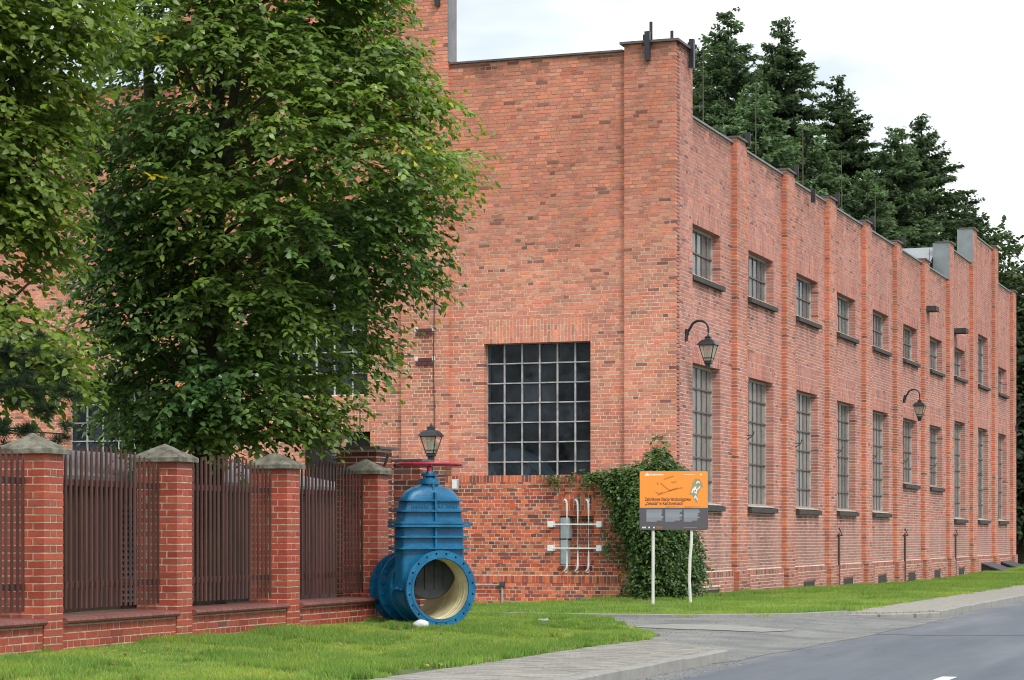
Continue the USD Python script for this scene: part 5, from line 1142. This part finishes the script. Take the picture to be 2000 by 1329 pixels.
gp = tag(xf('gate_pillar'), 'brick gate pillar beyond the far end of the long wall', 'pillar'); x0, x1, y0, y1 = -12.75, -12.1, 101.0, 101.6
m = MB(); m.box(x0 + REC, x1 - REC, y0 + REC, y1 - REC, -0.3, 2.1); s_ = obj('shaft', m.get(), 'mortar_fence', gp); it = []; ring(it, x0, x1, y0, y1, -0.2, 2.1, FENCE_PAL, 0); emit(s_, it, 'brick_new', 0)
m = MB(); m.lathe([(0.55, 2.1), (0.55, 2.16), (0.0, 2.4)], ((x0 + x1) / 2, (y0 + y1) / 2, 0), 4, 'z', math.pi / 4); obj('cap', m.get(), 'cap_stone', gp)

# ivy over the end of the low wall and the corner
iv = tag(xf('ivy'), 'ivy thicket on the building corner behind the information board', 'climbing plant')
outl = Polygon([(1118, 926), (1165, 918), (1205, 912), (1250, 905), (1266, 882), (1290, 866), (1300, 888), (1322, 903), (1350, 925), (1358, 1040), (1370, 1080), (1376, 1108), (1362, 1150), (1344, 1172), (1240, 1176), (1236, 1130), (1230, 1085), (1214, 1045), (1196, 1012), (1188, 960), (1165, 938)])
cand = np.column_stack([R.uniform(1110, 1395, 9000), R.uniform(860, 1180, 9000)]); shr = outl.buffer(-2)
cand = cand[contains_xy(shr, cand[:, 0], cand[:, 1])][:2600]
dist = np.array([outl.exterior.distance(Point(*p)) for p in cand])
P = []
for (a, b), dd in zip(cand, dist):
    Z = 44.4 / ((a - 1000) / 4500 * SA + CA) if a < 1235 else np.interp(a, [1235, 1330, 1390], [46.1, 47.0, 48.0])
    P.append(ray(a, b, Z - 0.06 - min(0.55, dd * 0.012) * R.uniform(0.35, 1)))
for pts in ([(1188, 950), (1196, 1000), (1190, 1050), (1180, 1085)], [(1215, 1040), (1205, 1075), (1212, 1110)], [(1120, 930), (1085, 933), (1060, 930)], [(1290, 868), (1286, 850)], [(1232, 1120), (1215, 1150), (1205, 1168)]):
    for (a0, b0), (a1, b1) in zip(pts, pts[1:]):
        for q in np.linspace(0, 1, 7):
            a, b = a0 + (a1 - a0) * q + R.normal(0, 3), b0 + (b1 - b0) * q
            Z = 44.36 / ((a - 1000) / 4500 * SA + CA) if a < 1235 else 45.72 / ((a - 1000) / 4500 * SA + CA) if a < 1318 else 13.0 / (SA - (a - 1000) / 4500 * CA)
            P.append(ray(a, b, Z - 0.03))
P = np.array(P); n = len(P); keep = P[:, 2] > 0.0; P = P[keep]; n = len(P)
outd = np.tile(-FWD * 0.8 + RIGHT * 0.3, (n, 1)) + R.normal(0, 0.5, (n, 3)); 
V, F, T = sprays(P, outd * 0.6 + np.array([0, 0, -0.3]), 9, 0.24, 0.085, 0.024, (0.062, 0.118, 0.034), 0.6, 0.0, 0.4)
tag(obj('leaves', (V, F), 'ivy_leaf', iv, T), kind='stuff')
for k in range(14):
    i = R.choice(np.flatnonzero(P[:, 0] > -13.5)); q = P[i]; m = MB(); m.tube([(q[0], q[1] + 0.15, 0.0), (q[0] + R.normal(0, 0.1), q[1] + 0.15, q[2] * 0.5), q], [0.02, 0.014, 0.006], 5); obj('stem', m.get(), 'bark', iv)

# ------------------------------------------------------------------ lawn
def tuft_proto(parent, k, nb, hmin, hmax, size, base):
    r = np.random.default_rng(300 + k); V, F, T, c = [], [], [], 0
    for i in range(nb):
        x, y = r.uniform(-size, size, 2); h = r.uniform(hmin, hmax); a = r.uniform(0, 2 * math.pi); w = r.uniform(0.0035, 0.0065); lean = r.uniform(0.1, 0.7) * h; b = r.uniform(0, 2 * math.pi)
        dx, dy = math.cos(a) * w, math.sin(a) * w; lx, ly = math.cos(b) * lean, math.sin(b) * lean
        V += [(x - dx, y - dy, -0.01), (x + dx, y + dy, -0.01), (x + lx * 0.4 + dx * 0.8, y + ly * 0.4 + dy * 0.8, h * 0.6), (x + lx * 0.4 - dx * 0.8, y + ly * 0.4 - dy * 0.8, h * 0.6), (x + lx, y + ly, h)]
        F += [(c, c + 1, c + 2), (c, c + 2, c + 3), (c + 3, c + 2, c + 4)]; c += 5
        t = np.array(base) * r.uniform(0.7, 1.35)
        if r.random() < 0.12: t = np.array([0.26, 0.25, 0.10]) * r.uniform(0.7, 1.1)
        T += [t] * 5
    return obj('tuft', (np.array(V), np.array(F)), 'blade', parent, np.array(T))
def lawn(name, poly, step, label, hk, wild=None):
    g = UsdGeom.PointInstancer.Define(stage, '/World/' + name); tag(g.GetPrim(), label, 'grass', kind='stuff')
    pr = [tuft_proto(g.GetPrim(), k, 110, 0.025 * hk, 0.06 * hk, step * 0.75, (0.225, 0.325, 0.075)) for k in range(3)] + [tuft_proto(g.GetPrim(), 9 + k, 90, 0.045 * hk, 0.10 * hk, step * 0.7, (0.175, 0.28, 0.06)) for k in range(2)]
    x0, y0, x1, y1 = poly.bounds; X, Y = np.meshgrid(np.arange(x0, x1, step), np.arange(y0, y1, step)); X = X.ravel() + R.uniform(-0.5, 0.5, X.size) * step; Y = Y.ravel() + R.uniform(-0.5, 0.5, Y.size) * step
    k = contains_xy(poly, X, Y); X, Y = X[k], Y[k]
    dd_ = np.array([poly.exterior.distance(Point(a, b)) for a, b in zip(X, Y)]); worn = meshkit.fbm(np.stack([X * 1.7, Y * 1.7, 0 * X], -1), 3, 55)
    k = (worn < 0.66) & (dd_ > 0.22 * (worn - 0.35))
    if wild is not None: k &= wild(X, Y)
    X, Y, dd_ = X[k], Y[k], dd_[k]
    Z = height(X, Y) - 0.012; n = len(X); tall = meshkit.fbm(np.stack([X * 0.8, Y * 0.8, 0 * X], -1), 3, 77)
    idx = np.where(tall > 0.54, R.integers(3, 5, n), R.integers(0, 3, n)).astype(np.int32); sc_ = R.uniform(0.75, 1.2, n) * (0.75 + 0.6 * tall)
    ang = R.uniform(0, 2 * np.pi, n)
    g.CreateProtoIndicesAttr(Vt.IntArray.FromNumpy(idx)); g.CreatePositionsAttr(Vt.Vec3fArray.FromNumpy(np.stack([X, Y, Z], -1).astype(np.float32)))
    g.CreateOrientationsAttr(Vt.QuathArray([Gf.Quath(float(math.cos(a / 2)), 0.0, 0.0, float(math.sin(a / 2))) for a in ang]))
    g.CreateScalesAttr(Vt.Vec3fArray.FromNumpy(np.stack([np.ones(n), np.ones(n), sc_], -1).astype(np.float32)))
    g.CreatePrototypesRel().SetTargets([p.GetPath() for p in pr])
ISL2 = ISLAND.intersection(sbox(-14, 17.0, 0, 40))
lawn('lawn', ISL2, 0.13, 'bright green near lawn in front of the fence', 1.0, lambda X, Y: ~((np.abs((X - vc[0]) * t_[0] + (Y - vc[1]) * t_[1]) < 0.34) & ((X - vc[0]) * n_[0] + (Y - vc[1]) * n_[1] < 0.05) & ((X - vc[0]) * n_[0] + (Y - vc[1]) * n_[1] > -1.25)))
lawn('verge', FARGRASS.intersection(sbox(-18, 35, 0, 100)), 0.24, 'green verge along the building and beneath the information board', 1.0)
# weeds behind the fence


def grit(name, poly, n, zf, smin, smax, label, pal):
    x0, y0, x1, y1 = poly.bounds; X, Y = R.uniform(x0, x1, n), R.uniform(y0, y1, n); k = contains_xy(poly, X, Y); X, Y = X[k], Y[k]; n = len(X)
    S = R.uniform(smin, smax, n) * R.uniform(0.5, 1, n); base = np.array([(1, 0, 0), (-0.3, 0.9, 0), (-0.7, -0.8, 0), (0.1, 0.05, 0.75), (0.5, 0.5, 0.45)])
    a = R.uniform(0, 6.283, n); c, d = np.cos(a), np.sin(a); B = np.stack([base[None, :, 0] * c[:, None] - base[None, :, 1] * d[:, None], base[None, :, 0] * d[:, None] + base[None, :, 1] * c[:, None], np.tile(base[:, 2], (n, 1))], -1) * S[:, None, None]
    V = np.stack([X, Y, zf(X, Y)], -1)[:, None] + B; f = np.array([(0, 4, 3), (0, 1, 4), (1, 3, 4), (1, 2, 3), (2, 0, 3)])
    T = np.repeat(np.array([lin(*q) for q in pal])[R.integers(0, len(pal), n)] * R.uniform(0.6, 1.2, (n, 1)), 5, 0)
    tag(obj(name, (V.reshape(-1, 3), (f[None] + (np.arange(n) * 5)[:, None, None]).reshape(-1, 3)), 'paver', None, T), label, 'gravel', kind='stuff')
GP = ((116, 118, 116), (134, 134, 129), (100, 100, 98), (150, 146, 136), (112, 108, 100))
grit('loose_chippings', DRIVE.difference(ISLAND).difference(FARGRASS), 14000, drive_z, 0.006, 0.015, 'loose grey chippings strewn over the driveway', GP)
grit('kerb_grit', sbox(KERB_X, 14, -6.25, 25.2), 1500, lambda x, y: 0 * x - 0.12, 0.006, 0.016, 'grit lying in the gutter along the near kerb', GP)
n = 150; X, Y = R.uniform(-12.2, -8.5, n), R.uniform(18, 34, n); k = contains_xy(ISL2, X, Y); X, Y = X[k], Y[k]; n = len(X)
V, F, T = leaves(np.stack([X, Y, height(X, Y) + 0.045], -1), np.array([0, 0, 1.0]) + R.normal(0, 0.35, (n, 3)), rnd_dir(n) * [1, 1, 0.1], R.uniform(0.05, 0.09, n), 0.022, np.array([(0.30, 0.20, 0.05), (0.22, 0.12, 0.05), (0.36, 0.30, 0.08)])[R.integers(0, 3, n)], True)
tag(obj('fallen_leaves', (V, F), 'leaf_far', None, T), 'dry yellow brown leaves scattered over the near lawn', 'leaves', kind='stuff')

# ------------------------------------------------------------------ small things on the lawn
st = ray(822, 1238, 29.2); sm = trimesh.creation.icosphere(3); v = np.array(sm.vertices); v *= (0.88 + 0.24 * meshkit.fbm(v * 1.7 + 3, 3, 8))[:, None] * np.array([0.105, 0.08, 0.062])
tag(obj('white_stone', (v + np.array([st[0], st[1], float(height(st[0], st[1])) + 0.075]), sm.faces), 'stone_white', smooth=True), 'white rounded stone in the grass before the blue valve', 'stone')
lt_ = ray(1060, 1222, 32.0); cu = xf('crushed_can', (lt_[0], lt_[1], float(height(lt_[0], lt_[1])) + 0.05), 0.6); tag(cu, 'small crumpled grey can lying in the lawn', 'litter')
m = MB(); m.tube([(-0.07, 0, 0.0), (-0.03, 0.01, 0.012), (0.03, -0.008, 0.004), (0.07, 0, 0.02)], [0.033, 0.026, 0.03, 0.033], 10); obj('shell', m.get(), 'sheet_metal', cu, smooth=40)
m = MB(); m.tube([(0.071, 0, 0.02), (0.074, 0, 0.02)], 0.026, 10); obj('end_hole', m.get(), 'shed_dark', cu)
